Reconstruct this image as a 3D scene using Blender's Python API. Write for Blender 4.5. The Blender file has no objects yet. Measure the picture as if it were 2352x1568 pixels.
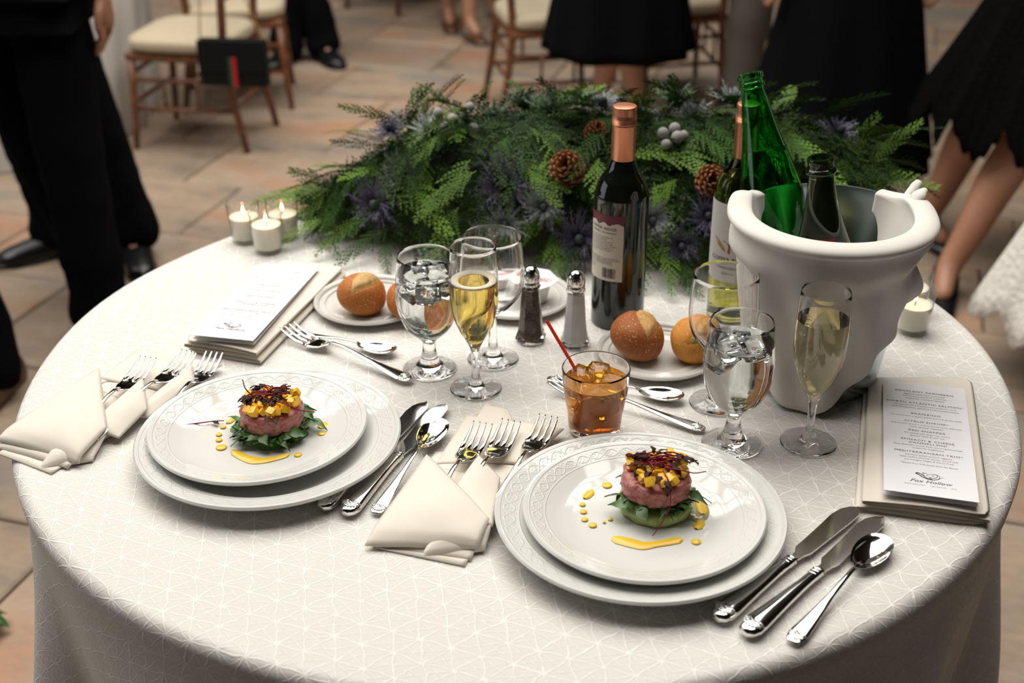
import bpy, bmesh, math, random
from math import sin, cos, pi, radians, sqrt, atan2
from mathutils import Vector, Matrix, Euler, noise

random.seed(7)
SC = bpy.context.scene
COL = SC.collection
TT = 0.76                      # height of the table top above the floor

# ------------------------------------------------------------------ camera
cam_d = bpy.data.cameras.new('camera')
cam = bpy.data.objects.new('camera', cam_d)
COL.objects.link(cam)
cam_d.sensor_width = 36.0
cam_d.lens = 44.06
cam.location = (-0.0049, -1.4592, TT + 0.7944)
cam.rotation_mode = 'QUATERNION'
_fw = Vector((0, cos(0.4854), -sin(0.4854)))
_q = _fw.to_track_quat('-Z', 'Y')
cam.rotation_quaternion = _q @ Euler((0, 0, -0.0061)).to_quaternion()
cam_d.clip_start = 0.02
cam_d.clip_end = 60
cam_d.dof.use_dof = True
cam_d.dof.focus_distance = 1.43
cam_d.dof.aperture_fstop = 4.2
SC.camera = cam

# ------------------------------------------------------------------ world, daylight, exposure
world = bpy.data.worlds.new('world')
SC.world = world
world.use_nodes = True
world.node_tree.nodes['Background'].inputs[0].default_value = (0.85, 0.92, 1.0, 1)
world.node_tree.nodes['Background'].inputs[1].default_value = 0.25

def area(name, loc, target, sx, sy, power, color):
    d = bpy.data.lights.new(name, 'AREA')
    d.shape = 'RECTANGLE'; d.size = sx; d.size_y = sy
    d.energy = power; d.color = color
    o = bpy.data.objects.new(name, d); COL.objects.link(o)
    o.location = loc
    o.rotation_euler = (Vector(target) - Vector(loc)).to_track_quat('-Z', 'Y').to_euler()
    return o
# daylight through the glass roof behind the table and through the tall windows of the side wall
SKY = (-4.4, 1.8, -0.4, 4.4)    # x0, x1, y0, y1 of the opening in the ceiling
area('skylight', (-1.3, 2.0, 4.46), (-1.3, 2.0, 0), SKY[1]-SKY[0], SKY[3]-SKY[2], 585, (1.0, 0.955, 0.885))
area('window_light', (-6.9, 1.0, 2.2), (0, 1.0, 1.6), 4.0, 2.6, 36, (0.93, 0.96, 1.0))

SC.view_settings.view_transform = 'Standard'
SC.view_settings.look = 'None'
SC.view_settings.gamma = 1.0
SC.view_settings.use_curve_mapping = False
SC.view_settings.exposure = 0.0
SC.cycles.max_bounces = 12
SC.cycles.transmission_bounces = 12
SC.cycles.glossy_bounces = 6
SC.cycles.diffuse_bounces = 3
SC.cycles.use_adaptive_sampling = True
SC.cycles.adaptive_threshold = 0.03
SC.cycles.transparent_max_bounces = 12
SC.cycles.sample_clamp_indirect = 6.0

# ------------------------------------------------------------------ helpers
def tag(o, label=None, cat=None, group=None, kind=None):
    if label: o['label'] = label
    if cat: o['category'] = cat
    if group: o['group'] = group
    if kind: o['kind'] = kind
    return o

def empty(name, loc=(0, 0, 0), rz=0.0, label=None, cat=None, group=None, rot=None):
    o = bpy.data.objects.new(name, None); COL.objects.link(o)
    o.empty_display_size = 0.05
    o.location = loc
    o.rotation_euler = rot if rot else (0, 0, rz)
    return tag(o, label, cat, group)

def link(name, me, m=None, parent=None, loc=None, rot=None, scale=None):
    o = bpy.data.objects.new(name, me); COL.objects.link(o)
    if m is not None and len(me.materials) == 0:
        me.materials.append(m)
    if parent is not None: o.parent = parent
    if loc is not None: o.location = loc
    if rot is not None: o.rotation_euler = rot
    if scale is not None: o.scale = scale if hasattr(scale, '__len__') else (scale,)*3
    return o

def mk(name, V, F, m=None, smooth=True, uv=None, fix=True, sharp=None):
    me = bpy.data.meshes.new(name)
    me.from_pydata([tuple(v) for v in V], [], F)
    if uv is not None:
        l = me.uv_layers.new(name='uv')
        for lp in me.loops:
            l.data[lp.index].uv = uv[lp.vertex_index]
    if fix:
        bm = bmesh.new(); bm.from_mesh(me)
        bmesh.ops.recalc_face_normals(bm, faces=bm.faces)
        bm.to_mesh(me); bm.free()
    if smooth:
        me.polygons.foreach_set('use_smooth', [True]*len(me.polygons))
        if sharp: me.set_sharp_from_angle(angle=radians(sharp))
    if m: me.materials.append(m)
    me.update()
    return me

class G:
    """collects shapes into one mesh"""
    def __init__(s): s.V = []; s.F = []
    def add(s, V, F, M=None):
        o = len(s.V)
        s.V += [(M @ Vector(v)) if M else Vector(v) for v in V]
        s.F += [tuple(i + o for i in f) for f in F]
        return s
    def box(s, x0, x1, y0, y1, z0, z1, M=None):
        V = [(x, y, z) for z in (z0, z1) for y in (y0, y1) for x in (x0, x1)]
        return s.add(V, [(0, 2, 3, 1), (4, 5, 7, 6), (0, 1, 5, 4), (2, 6, 7, 3), (0, 4, 6, 2), (1, 3, 7, 5)], M)
    def lathe(s, prof, n=48, M=None, closed=False):
        V = []; F = []; m = len(prof)
        idx = []
        for (r, z) in prof:
            if r < 1e-6:
                idx.append([len(V)]*n); V.append((0, 0, z))
            else:
                idx.append(list(range(len(V), len(V)+n)))
                V += [(r*cos(2*pi*k/n), r*sin(2*pi*k/n), z) for k in range(n)]
        rng = m if closed else m-1
        for i in range(rng):
            a = idx[i]; b = idx[(i+1) % m]
            for k in range(n):
                k2 = (k+1) % n
                f = []
                for q in (a[k], a[k2], b[k2], b[k]):
                    if q not in f: f.append(q)
                if len(f) > 2: F.append(tuple(f))
        return s.add(V, F, M)
    def tube(s, pts, rad, n=8, cap=True, M=None, flat=1.0):
        pts = [Vector(p) for p in pts]
        if not hasattr(rad, '__len__'): rad = [rad]*len(pts)
        V = []; F = []
        t0 = (pts[1]-pts[0]).normalized()
        up = Vector((0, 0, 1)) if abs(t0.z) < 0.9 else Vector((1, 0, 0))
        x = t0.cross(up).normalized()
        for i, p in enumerate(pts):
            t = (pts[min(i+1, len(pts)-1)] - pts[max(i-1, 0)])
            if t.length < 1e-9: t = t0
            t.normalize()
            x = (x - t*x.dot(t)).normalized(); y = t.cross(x)
            for k in range(n):
                a = 2*pi*k/n
                V.append(p + rad[i]*(cos(a)*x + flat*sin(a)*y))
        for i in range(len(pts)-1):
            for k in range(n):
                k2 = (k+1) % n
                F.append((i*n+k, i*n+k2, (i+1)*n+k2, (i+1)*n+k))
        if cap:
            F.append(tuple(range(n))[::-1]); F.append(tuple((len(pts)-1)*n+k for k in range(n)))
        return s.add(V, F, M)
    def ball(s, c, r, nu=12, nv=8, M=None):
        if not hasattr(r, '__len__'): r = (r, r, r)
        V = [(c[0], c[1], c[2]-r[2])]; F = []
        for j in range(1, nv):
            b = -pi/2 + pi*j/nv
            for k in range(nu):
                a = 2*pi*k/nu
                V.append((c[0]+r[0]*cos(b)*cos(a), c[1]+r[1]*cos(b)*sin(a), c[2]+r[2]*sin(b)))
        V.append((c[0], c[1], c[2]+r[2])); top = len(V)-1
        for k in range(nu):
            k2 = (k+1) % nu
            F.append((0, 1+k2, 1+k))
            for j in range(nv-2):
                F.append((1+j*nu+k, 1+j*nu+k2, 1+(j+1)*nu+k2, 1+(j+1)*nu+k))
            F.append((1+(nv-2)*nu+k, 1+(nv-2)*nu+k2, top))
        return s.add(V, F, M)
    def grid(s, fn, nu, nv, M=None, wrap=False):
        V = [fn(i/(nu if wrap else nu-1), j/(nv-1)) for j in range(nv) for i in range(nu)]
        F = []
        for j in range(nv-1):
            for i in range(nu if wrap else nu-1):
                i2 = (i+1) % nu
                F.append((j*nu+i, j*nu+i2, (j+1)*nu+i2, (j+1)*nu+i))
        return s.add(V, F, M)
    def mesh(s, name, m=None, smooth=True, sharp=None, fix=True):
        return mk(name, s.V, s.F, m, smooth, None, fix, sharp)

def mods(o, solid=None, sub=0, bevel=None, offset=0.0):
    if bevel:
        b = o.modifiers.new('bevel', 'BEVEL'); b.width = bevel; b.segments = 2; b.limit_method = 'ANGLE'
    if solid:
        b = o.modifiers.new('solidify', 'SOLIDIFY'); b.thickness = solid; b.offset = offset
    if sub:
        b = o.modifiers.new('subsurf', 'SUBSURF'); b.levels = sub; b.render_levels = sub
    return o

def baked(o):
    """apply the modifiers of o, giving it a plain mesh"""
    dg = bpy.context.evaluated_depsgraph_get(); dg.update()
    me = bpy.data.meshes.new_from_object(o.evaluated_get(dg), preserve_all_data_layers=True, depsgraph=dg)
    o.modifiers.clear(); o.data = me
    return o

def copy_tree(o, parent=None):
    c = o.copy(); COL.objects.link(c); c.parent = parent
    for ch in list(o.children): copy_tree(ch, c)
    return c

def smoothstep(a, b, x):
    t = max(0.0, min(1.0, (x-a)/(b-a))); return t*t*(3-2*t)

def interp(prof, s):
    """piecewise linear interpolation of [(s, v), ...]"""
    if s <= prof[0][0]: return prof[0][1]
    for (a, u), (b, v) in zip(prof, prof[1:]):
        if s <= b: return u + (v-u)*(s-a)/(b-a)
    return prof[-1][1]

def spline(pts, n):
    """Catmull-Rom through pts, n samples per span"""
    P = [Vector(p) for p in pts]; out = []
    for i in range(len(P)-1):
        p0 = P[max(i-1, 0)]; p1 = P[i]; p2 = P[i+1]; p3 = P[min(i+2, len(P)-1)]
        for k in range(n):
            t = k/n
            out.append(0.5*((2*p1) + (p2-p0)*t + (2*p0-5*p1+4*p2-p3)*t*t + (3*p1-p0-3*p2+p3)*t**3))
    out.append(P[-1]); return out

# ------------------------------------------------------------------ materials
MATS = {}
def mat(name, col=(0.8, 0.8, 0.8), rough=0.5, metal=0.0, trans=0.0, ior=1.5, spec=0.5, coat=0.0, sheen=0.0,
        emit=None, estr=0.0, alpha=1.0, sss=0.0, var=None, vscale=20.0, bump=0.0, bscale=200.0, col2=None, detail=4.0,
        coord='Object', lo=0.35, hi=0.65, rnd=0.0, bdist=0.002):
    """principled material; col2/vscale mix a second colour by noise, bump adds fine relief, rnd varies brightness per object"""
    if name in MATS: return MATS[name]
    m = bpy.data.materials.new(name); m.use_nodes = True
    nt = m.node_tree; N = nt.nodes; L = nt.links
    p = N['Principled BSDF']
    p.inputs['Base Color'].default_value = (*col, 1)
    p.inputs['Roughness'].default_value = rough
    p.inputs['Metallic'].default_value = metal
    p.inputs['Transmission Weight'].default_value = trans
    p.inputs['IOR'].default_value = ior
    p.inputs['Specular IOR Level'].default_value = spec
    p.inputs['Coat Weight'].default_value = coat
    p.inputs['Sheen Weight'].default_value = sheen
    p.inputs['Alpha'].default_value = alpha
    if sss:
        p.inputs['Subsurface Weight'].default_value = sss
        p.inputs['Subsurface Radius'].default_value = (0.01, 0.006, 0.003)
        p.inputs['Subsurface Scale'].default_value = 1.0
    if emit:
        p.inputs['Emission Color'].default_value = (*emit, 1); p.inputs['Emission Strength'].default_value = estr
    tc = N.new('ShaderNodeTexCoord')
    src = None
    if col2 is not None:
        n = N.new('ShaderNodeTexNoise'); n.inputs['Scale'].default_value = vscale; n.inputs['Detail'].default_value = detail
        L.new(tc.outputs[coord], n.inputs['Vector'])
        r = N.new('ShaderNodeValToRGB'); r.color_ramp.elements[0].position = lo; r.color_ramp.elements[1].position = hi
        r.color_ramp.elements[0].color = (*col, 1); r.color_ramp.elements[1].color = (*col2, 1)
        L.new(n.outputs['Fac'], r.inputs['Fac']); src = r.outputs['Color']
    if rnd:
        oi = N.new('ShaderNodeObjectInfo')
        mr = N.new('ShaderNodeMapRange'); mr.inputs[3].default_value = 1-rnd; mr.inputs[4].default_value = 1+rnd
        L.new(oi.outputs['Random'], mr.inputs[0])
        hs = N.new('ShaderNodeHueSaturation')
        if src: L.new(src, hs.inputs['Color'])
        else: hs.inputs['Color'].default_value = (*col, 1)
        L.new(mr.outputs[0], hs.inputs['Value']); src = hs.outputs['Color']
    if src: L.new(src, p.inputs['Base Color'])
    if bump:
        n = N.new('ShaderNodeTexNoise'); n.inputs['Scale'].default_value = bscale; n.inputs['Detail'].default_value = 3
        L.new(tc.outputs[coord], n.inputs['Vector'])
        b = N.new('ShaderNodeBump'); b.inputs['Strength'].default_value = bump; b.inputs['Distance'].default_value = bdist
        L.new(n.outputs['Fac'], b.inputs['Height']); L.new(b.outputs['Normal'], p.inputs['Normal'])
    MATS[name] = m
    return m

class NB:
    """small node-building helper for math on scalars"""
    def __init__(s, m): s.nt = m.node_tree; s.N = s.nt.nodes; s.L = s.nt.links
    def put(s, sock, v):
        if isinstance(v, (int, float)): sock.default_value = v
        else: s.L.new(v, sock)
    def m(s, op, a, b=0.0, c=0.0):
        n = s.N.new('ShaderNodeMath'); n.operation = op
        s.put(n.inputs[0], a); s.put(n.inputs[1], b); s.put(n.inputs[2], c)
        return n.outputs[0]
    def sstep(s, x, a, b):
        n = s.N.new('ShaderNodeMapRange'); n.interpolation_type = 'SMOOTHSTEP'
        s.put(n.inputs[0], x); n.inputs[1].default_value = a; n.inputs[2].default_value = b
        return n.outputs[0]
    def noise(s, vec, scale, detail=2.0):
        n = s.N.new('ShaderNodeTexNoise'); s.L.new(vec, n.inputs['Vector'])
        n.inputs['Scale'].default_value = scale; n.inputs['Detail'].default_value = detail
        return n
    def ramp(s, fac, stops):
        r = s.N.new('ShaderNodeValToRGB'); e = r.color_ramp.elements
        while len(e) < len(stops): e.new(0.5)
        for el, (p, c) in zip(e, stops): el.position = p; el.color = (*c, 1)
        s.L.new(fac, r.inputs['Fac']); return r.outputs['Color']
    def mix(s, f, a, b):
        n = s.N.new('ShaderNodeMix'); n.data_type = 'RGBA'
        s.put(n.inputs[0], f)
        for sock, v in ((n.inputs[6], a), (n.inputs[7], b)):
            if isinstance(v, tuple): sock.default_value = (*v, 1)
            else: s.L.new(v, sock)
        return n.outputs[2]
    def bump(s, h, strength, dist):
        b = s.N.new('ShaderNodeBump'); b.inputs['Strength'].default_value = strength; b.inputs['Distance'].default_value = dist
        s.L.new(h, b.inputs['Height']); return b.outputs['Normal']

# plain materials used all over
STEEL = mat('polished_steel', (0.82, 0.81, 0.79), 0.09, 1.0)
BLADE = mat('blade_steel', (0.70, 0.69, 0.67), 0.14, 1.0)
GLASS = mat('clear_glass', (1, 1, 1), 0.0, trans=1.0, ior=1.45)
LINEN = mat('ivory_napkin', (0.83, 0.755, 0.65), 0.65, sheen=0.25, bump=0.15, bscale=900, bdist=0.0006)
LINENW = mat('white_napkin', (0.80, 0.76, 0.70), 0.7, sheen=0.25, bump=0.15, bscale=900, bdist=0.0006)
INK = mat('black_ink', (0.03, 0.03, 0.035), 0.6)
GREYINK = mat('grey_ink', (0.16, 0.16, 0.17), 0.6)
PAPER = mat('white_card', (0.86, 0.85, 0.87), 0.55)
SKIN = mat('skin', (0.36, 0.17, 0.10), 0.5, sss=0.0, col2=(0.42, 0.21, 0.13), vscale=8)
SKINL = mat('skin_light', (0.50, 0.27, 0.19), 0.5, col2=(0.56, 0.31, 0.22), vscale=8)
BLACKCLOTH = mat('black_suit_cloth', (0.004, 0.004, 0.0052), 0.95, spec=0.04, bump=0.2, bscale=600)
BLACKLEATHER = mat('black_leather', (0.006, 0.006, 0.007), 0.30, bump=0.1, bscale=120)
# ================================================================== THE ROOM
def stone_material():
    m = bpy.data.materials.new('slate_tile'); m.use_nodes = True
    b = NB(m); p = b.N['Principled BSDF']
    tc = b.N.new('ShaderNodeTexCoord'); oi = b.N.new('ShaderNodeObjectInfo')
    off = b.N.new('ShaderNodeVectorMath'); off.operation = 'MULTIPLY_ADD'
    cmb = b.N.new('ShaderNodeCombineXYZ')
    b.L.new(oi.outputs['Random'], cmb.inputs[0]); b.L.new(oi.outputs['Random'], cmb.inputs[1])
    b.L.new(cmb.outputs[0], off.inputs[0]); off.inputs[1].default_value = (37, 91, 11); b.L.new(tc.outputs['Object'], off.inputs[2])
    st = b.N.new('ShaderNodeMapping'); st.inputs['Scale'].default_value = (1.0, 2.1, 1.0); b.L.new(off.outputs[0], st.inputs[0])
    n1 = b.noise(st.outputs[0], 3.2, 5.0); n1.inputs['Roughness'].default_value = 0.6
    n2 = b.noise(st.outputs[0], 1.7, 3.0); n3 = b.noise(st.outputs[0], 26.0, 6.0)
    base = b.ramp(n1.outputs['Fac'], [(0.30, (0.17, 0.138, 0.108)), (0.45, (0.335, 0.25, 0.18)), (0.58, (0.38, 0.28, 0.20)), (0.75, (0.47, 0.37, 0.275))])
    rust = b.mix(b.sstep(n2.outputs['Fac'], 0.52, 0.70), base, (0.40, 0.22, 0.13))
    grey = b.mix(b.m('MULTIPLY', b.sstep(n2.outputs['Fac'], 0.47, 0.30), 0.8), rust, (0.235, 0.22, 0.205))
    fine = b.mix(b.m('MULTIPLY', b.sstep(n3.outputs['Fac'], 0.35, 0.7), 0.25), grey, (0.19, 0.16, 0.13))
    hs = b.N.new('ShaderNodeHueSaturation'); b.L.new(fine, hs.inputs['Color'])
    mr = b.N.new('ShaderNodeMapRange'); b.L.new(oi.outputs['Random'], mr.inputs[0]); mr.inputs[3].default_value = 0.86; mr.inputs[4].default_value = 1.12
    b.L.new(mr.outputs[0], hs.inputs['Value'])
    b.L.new(hs.outputs[0], p.inputs['Base Color'])
    p.inputs['Roughness'].default_value = 0.5
    b.L.new(b.bump(b.m('ADD', n1.outputs['Fac'], b.m('MULTIPLY', n3.outputs['Fac'], 0.3)), 0.35, 0.01), p.inputs['Normal'])
    return m
STONE = stone_material()
GROUT = mat('grout', (0.17, 0.14, 0.115), 0.9, bump=0.3, bscale=90)

floor = link('floor', G().box(-7.2, 7.2, -5.2, 9.2, -0.1, -0.012).mesh('floor', GROUT, smooth=False)); floor['kind'] = 'structure'
rows = [-0.95, -0.55, -0.20, 0.359, 0.943, 1.42, 1.83, 2.26, 2.683, 3.33, 3.81, 4.24, 4.85, 5.28, 5.88, 6.4, 6.9]
anchor = {2: -1.075, 3: -1.42, 4: -1.30, 5: -1.25, 6: 0.763, 7: 0.875, 8: -1.555, 9: -1.896, 10: -1.55, 11: -2.05}
EA = Vector((cos(radians(-17)), sin(radians(-17)), 0)); EB = Vector((cos(radians(73)), sin(radians(73)), 0))
rt = random.Random(5)
tile_cache = {}
def tile_mesh(w, h):
    k = (round(w, 2), round(h, 2))
    if k not in tile_cache:
        bv = 0.006; W2 = w/2-0.004; H2 = h/2-0.004
        V = [(sx*(W2-d), sy*(H2-d), z) for (d, z) in ((0, -0.012), (0, -0.005), (bv, 0.0)) for sx, sy in ((-1, -1), (1, -1), (1, 1), (-1, 1))]
        F = [(8, 9, 10, 11)] + [(i+a, i+(a+1) % 4, i+4+(a+1) % 4, i+4+a) for i in (0, 4) for a in range(4)]
        tile_cache[k] = mk('tile', V, F, STONE, smooth=False)
    return tile_cache[k]
ntile = 0
for ri in range(len(rows)-1):
    b0, b1 = rows[ri], rows[ri+1]
    a0 = anchor.get(ri, rt.uniform(-1.6, -1.1)); joints = [a0]
    ws = [0.49, 0.43, 0.60, 0.49, 0.56]
    a = a0
    while a < 4: a += 0.49 if (ri == 9 and a == a0) else rt.choice(ws); joints.append(a)
    a = a0
    while a > -6: a -= rt.choice(ws); joints.insert(0, a)
    for j0, j1 in zip(joints, joints[1:]):
        c = EA*((j0+j1)/2) + EB*((b0+b1)/2)
        far = c.y + 1.46
        if c.y < -0.6 or c.y > 6.1 or abs(c.x) > 0.62 + far*0.44 or (c.xy.length < 0.36): continue
        o = link('tile', tile_mesh(j1-j0, b1-b0), None, floor, (c.x, c.y, 0.0), (0, 0, radians(-17)))
        ntile += 1

WALL = mat('warm_wall_paint', (0.06, 0.048, 0.038), 0.8, bump=0.1, bscale=60)
WOOD = mat('dark_wood', (0.10, 0.05, 0.025), 0.4, col2=(0.16, 0.08, 0.04), vscale=6)
CEIL = mat('ceiling_paint', (0.10, 0.085, 0.07), 0.85)
def slab(name, g, m):
    o = link(name, g.mesh(name, m, smooth=False)); o['kind'] = 'structure'; return o
H = 4.4
slab('wall_back', G().box(-7.2, 7.2, 9.0, 9.2, 0, H), WALL)
slab('wall_front', G().box(-7.2, 7.2, -5.2, -5.0, 0, H), WALL)
slab('wall_right', G().box(7.0, 7.2, -5, 9, 0, H), WALL)
slab('wall_left', G().box(-7.2, -7.0, -5, -1.0, 0, H).box(-7.2, -7.0, 3.0, 9, 0, H).box(-7.2, -7.0, -1.0, 3.0, 0, 0.9).box(-7.2, -7.0, -1.0, 3.0, 3.5, H), WALL)
x0, x1, y0, y1 = SKY
slab('ceiling', G().box(-7.2, x0, -5.2, 9.2, H, H+0.12).box(x1, 7.2, -5.2, 9.2, H, H+0.12).box(x0, x1, -5.2, y0, H, H+0.12).box(x0, x1, y1, 9.2, H, H+0.12), CEIL)
FRAME = mat('window_frame_paint', (0.12, 0.13, 0.11), 0.5)
def bars(name, g):
    o = link(name, g.mesh(name, FRAME, smooth=False)); o['kind'] = 'structure'; return o
g = G()
for k in range(9):
    x = x0 + (x1-x0)*k/8; g.box(x-0.05, x+0.05, y0, y1, H-0.08, H+0.0)
for k in range(6):
    y = y0 + (y1-y0)*k/5; g.box(x0, x1, y-0.045, y+0.045, H-0.07, H+0.0)
bars('window_1', g)
g = G()
for k in range(5): g.box(-7.05, -6.95, -1+k-0.04, -1+k+0.04, 0.9, 3.5)
for z in (0.9, 2.3, 3.5): g.box(-7.04, -6.96, -1, 3, z-0.04, z+0.04)
bars('window_2', g)

# ================================================================== THE TABLE AND ITS CLOTH
R0 = 0.633
def cloth_material():
    m = bpy.data.materials.new('embroidered_white_cloth'); m.use_nodes = True
    b = NB(m); p = b.N['Principled BSDF']
    uv = b.N.new('ShaderNodeUVMap'); uv.uv_map = 'uv'
    wob = b.noise(uv.outputs[0], 38.0, 2.0)
    d = b.N.new('ShaderNodeVectorMath'); d.operation = 'MULTIPLY_ADD'
    b.L.new(wob.outputs['Color'], d.inputs[0]); d.inputs[1].default_value = (0.012, 0.012, 0); b.L.new(uv.outputs[0], d.inputs[2])
    sp = b.N.new('ShaderNodeSeparateXYZ'); b.L.new(d.outputs[0], sp.inputs[0])
    x, y = sp.outputs[0], sp.outputs[1]
    pitch = 0.031
    wid = b.noise(uv.outputs[0], 260.0, 1.0)
    half = b.m('MULTIPLY_ADD', wid.outputs['Fac'], 0.0017, 0.0001)
    acc = None
    for ang, k in [(8, 1.0), (68, 1.0), (128, 1.0), (38, 0.5), (98, 0.5)]:
        a = radians(ang); per = pitch*0.8660254 if k == 1.0 else pitch*0.5
        dd = b.m('ADD', b.m('MULTIPLY', x, cos(a)/per), b.m('MULTIPLY', y, sin(a)/per))
        dist = b.m('MULTIPLY', b.m('PINGPONG', dd, 0.5), per)
        t = b.m('SUBTRACT', 1.0, b.sstep(b.m('DIVIDE', dist, half), 0.4 if k == 1.0 else 0.15, 1.2 if k == 1.0 else 0.8))
        acc = t if acc is None else b.m('MAXIMUM', acc, t)
    thread = acc
    col = b.mix(thread, (0.69, 0.665, 0.625), (0.90, 0.875, 0.83))
    b.L.new(col, p.inputs['Base Color'])
    b.L.new(b.m('MULTIPLY_ADD', thread, 0.35, 0.45), p.inputs['Roughness'])
    p.inputs['Specular IOR Level'].default_value = 0.4
    b.L.new(b.bump(thread, 0.5, 0.0012), p.inputs['Normal'])
    return m
CLOTH = cloth_material()
def cloth_surface(R0, TTz, nfold, phase, amp, m, name, seed=0, NA=360, uvs=1.0):
    V = []; UV = []; ring = []
    S = [0.0, 0.1, 0.2, 0.3, 0.4, 0.47, 0.53, 0.57, 0.595, R0-0.012]
    rad = 0.014
    prof = [(s if s < R0-0.012 else R0-0.012, 0.0, s, 0.0) for s in S[:-1]] + [(R0-rad, 0.0, R0-rad, 0.0)]
    for k in range(1, 7):
        a = pi/2*k/6; prof.append((R0-rad+rad*sin(a), -rad*(1-cos(a)), R0-rad+rad*a, 0.0))
    drop = TTz-0.004-rad
    for k in range(1, 41):
        t = drop*k/40; prof.append((R0, -rad-t, R0-rad+rad*pi/2+t, t))
    for i, (r, z, s, t) in enumerate(prof):
        row = []
        for k in range(NA):
            th = 2*pi*k/NA
            u = nfold*(th-phase) + 0.5*sin(3*th+seed) + 0.3*sin(5*th+2*seed)
            c = cos(u); fold = (abs(c)**0.8)*(1 if c > 0 else -1)
            g = smoothstep(0.0, 0.45, t)
            loc = 0.75+0.35*sin(2*th+1.3+seed)
            rr = r + (-0.012*t + amp*loc*(0.6+0.6*t)*g*fold + 0.010*g*sin(23*th+4*t+seed)) - 0.006*smoothstep(0, 0.05, t)
            zz = TTz + z
            if r > R0-0.03 and t == 0: zz += 0.0016*sin(9*th+1)*smoothstep(R0-0.03, R0, r)
            row.append(len(V)); V.append((rr*cos(th), rr*sin(th), zz)); UV.append((s*cos(th)*uvs, s*sin(th)*uvs))
            if r < 1e-6: break
        ring.append(row)
    F = []
    for a, bb in zip(ring, ring[1:]):
        for k in range(NA):
            k2 = (k+1) % NA
            if len(a) == 1: F.append((a[0], bb[k], bb[k2]))
            else: F.append((a[k], bb[k], bb[k2], a[k2]))
    return mk(name, V, F, m, True, UV, fix=False)
tcl = link('tablecloth', cloth_surface(R0, TT, 10, radians(199), 0.055, CLOTH, 'tablecloth'))
tag(tcl, 'white embroidered tablecloth with starry stitching under the two set plates', 'tablecloth')
tb = empty('round_table', (0, 0, 0), label='round banquet table under the white embroidered cloth', cat='table')
PLY = mat('plywood', (0.36, 0.25, 0.15), 0.6)
link('tabletop', G().lathe([(0, TT-0.03), (R0-0.02, TT-0.03), (R0-0.018, TT-0.025), (R0-0.018, TT-0.006), (R0-0.02, TT-0.003), (0, TT-0.003)], 64).mesh('tabletop', PLY, sharp=30), None, tb)
for k in range(4):
    a = pi/4+k*pi/2
    link('leg', G().tube([(0.36*cos(a), 0.36*sin(a), TT-0.03), (0.40*cos(a), 0.40*sin(a), 0.0)], 0.016, 10).mesh('leg', BLACKLEATHER), None, tb)
# ================================================================== PLATES
def china_material(name, col, bands):
    """glazed china; bands = list of (radius, amplitude, waves, width) of the embossed vine on the rim"""
    m = bpy.data.materials.new(name); m.use_nodes = True
    b = NB(m); p = b.N['Principled BSDF']
    p.inputs['Base Color'].default_value = (*col, 1); p.inputs['Roughness'].default_value = 0.07
    p.inputs['Specular IOR Level'].default_value = 0.55
    tc = b.N.new('ShaderNodeTexCoord'); sp = b.N.new('ShaderNodeSeparateXYZ'); b.L.new(tc.outputs['Object'], sp.inputs[0])
    x, y = sp.outputs[0], sp.outputs[1]
    r = b.m('SQRT', b.m('ADD', b.m('MULTIPLY', x, x), b.m('MULTIPLY', y, y)))
    th = b.m('ARCTAN2', y, x)
    h = None
    for rc, amp, n, w in bands:
        for ph in (0.0, pi):
            d = b.m('ABSOLUTE', b.m('SUBTRACT', r, b.m('MULTIPLY_ADD', b.m('SINE', b.m('MULTIPLY_ADD', th, n, ph)), amp, rc)))
            l = b.m('SUBTRACT', 1.0, b.sstep(d, w*0.2, w))
            h = l if h is None else b.m('MAXIMUM', h, l)
        # small leaves along the vine
        lf = b.m('MULTIPLY', b.m('SINE', b.m('MULTIPLY', th, n*6.0)), b.m('SINE', b.m('MULTIPLY', r, 2*pi/(amp*1.1))))
        band = b.m('SUBTRACT', 1.0, b.sstep(b.m('ABSOLUTE', b.m('SUBTRACT', r, rc)), amp*0.9, amp*1.3))
        h = b.m('MAXIMUM', h, b.m('MULTIPLY', b.m('MULTIPLY', b.sstep(lf, 0.35, 0.8), band), 0.7))
        for e in (-1.75, 1.75):
            d = b.m('ABSOLUTE', b.m('SUBTRACT', r, rc+e*amp))
            h = b.m('MAXIMUM', h, b.m('SUBTRACT', 1.0, b.sstep(d, w*0.3, w)))
    b.L.new(b.bump(h, 0.5, 0.0010), p.inputs['Normal'])
    return m
CHINA = (0.70, 0.70, 0.665)
def plate_prof(R, Hh, well, foot):
    """closed profile of a rimmed plate: outside from the foot to the rim, then the upper face to the centre"""
    return [(0, 0.003), (foot-0.006, 0.003), (foot-0.004, 0.0), (foot, 0.0), (foot+0.004, 0.004), (well+0.006, 0.0065), (R*0.80, Hh*0.55), (R-0.006, Hh-0.0065), (R-0.0012, Hh-0.0042),
            (R, Hh-0.002), (R-0.0015, Hh), (R-0.006, Hh-0.0008), (R*0.90, Hh-0.0052), (R*0.80, Hh*0.70), (well+0.012, Hh*0.42), (well+0.004, 0.0095), (well-0.004, 0.0068), (well-0.012, 0.0060), (well*0.5, 0.0058), (0, 0.0058)]
def plate(name, R, Hh, well, foot, m, loc, label, group, tilt=None):
    me = G().lathe(plate_prof(R, Hh, well, foot), 128).mesh(name, m, sharp=60)
    o = link(name, me, None, None, loc, tilt)
    return tag(o, label, 'plate', group)
M_CHG = china_material('embossed_charger_china', CHINA, [(0.137, 0.0058, 22, 0.0012)])
M_DIN = china_material('embossed_dinner_china', (0.73, 0.73, 0.695), [(0.112, 0.0048, 20, 0.0011)])
M_SIDE = china_material('side_plate_china', (0.70, 0.68, 0.64), [(0.069, 0.003, 18, 0.0008)])
PL = (-0.287, -0.224); PR = (0.128, -0.381)
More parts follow.
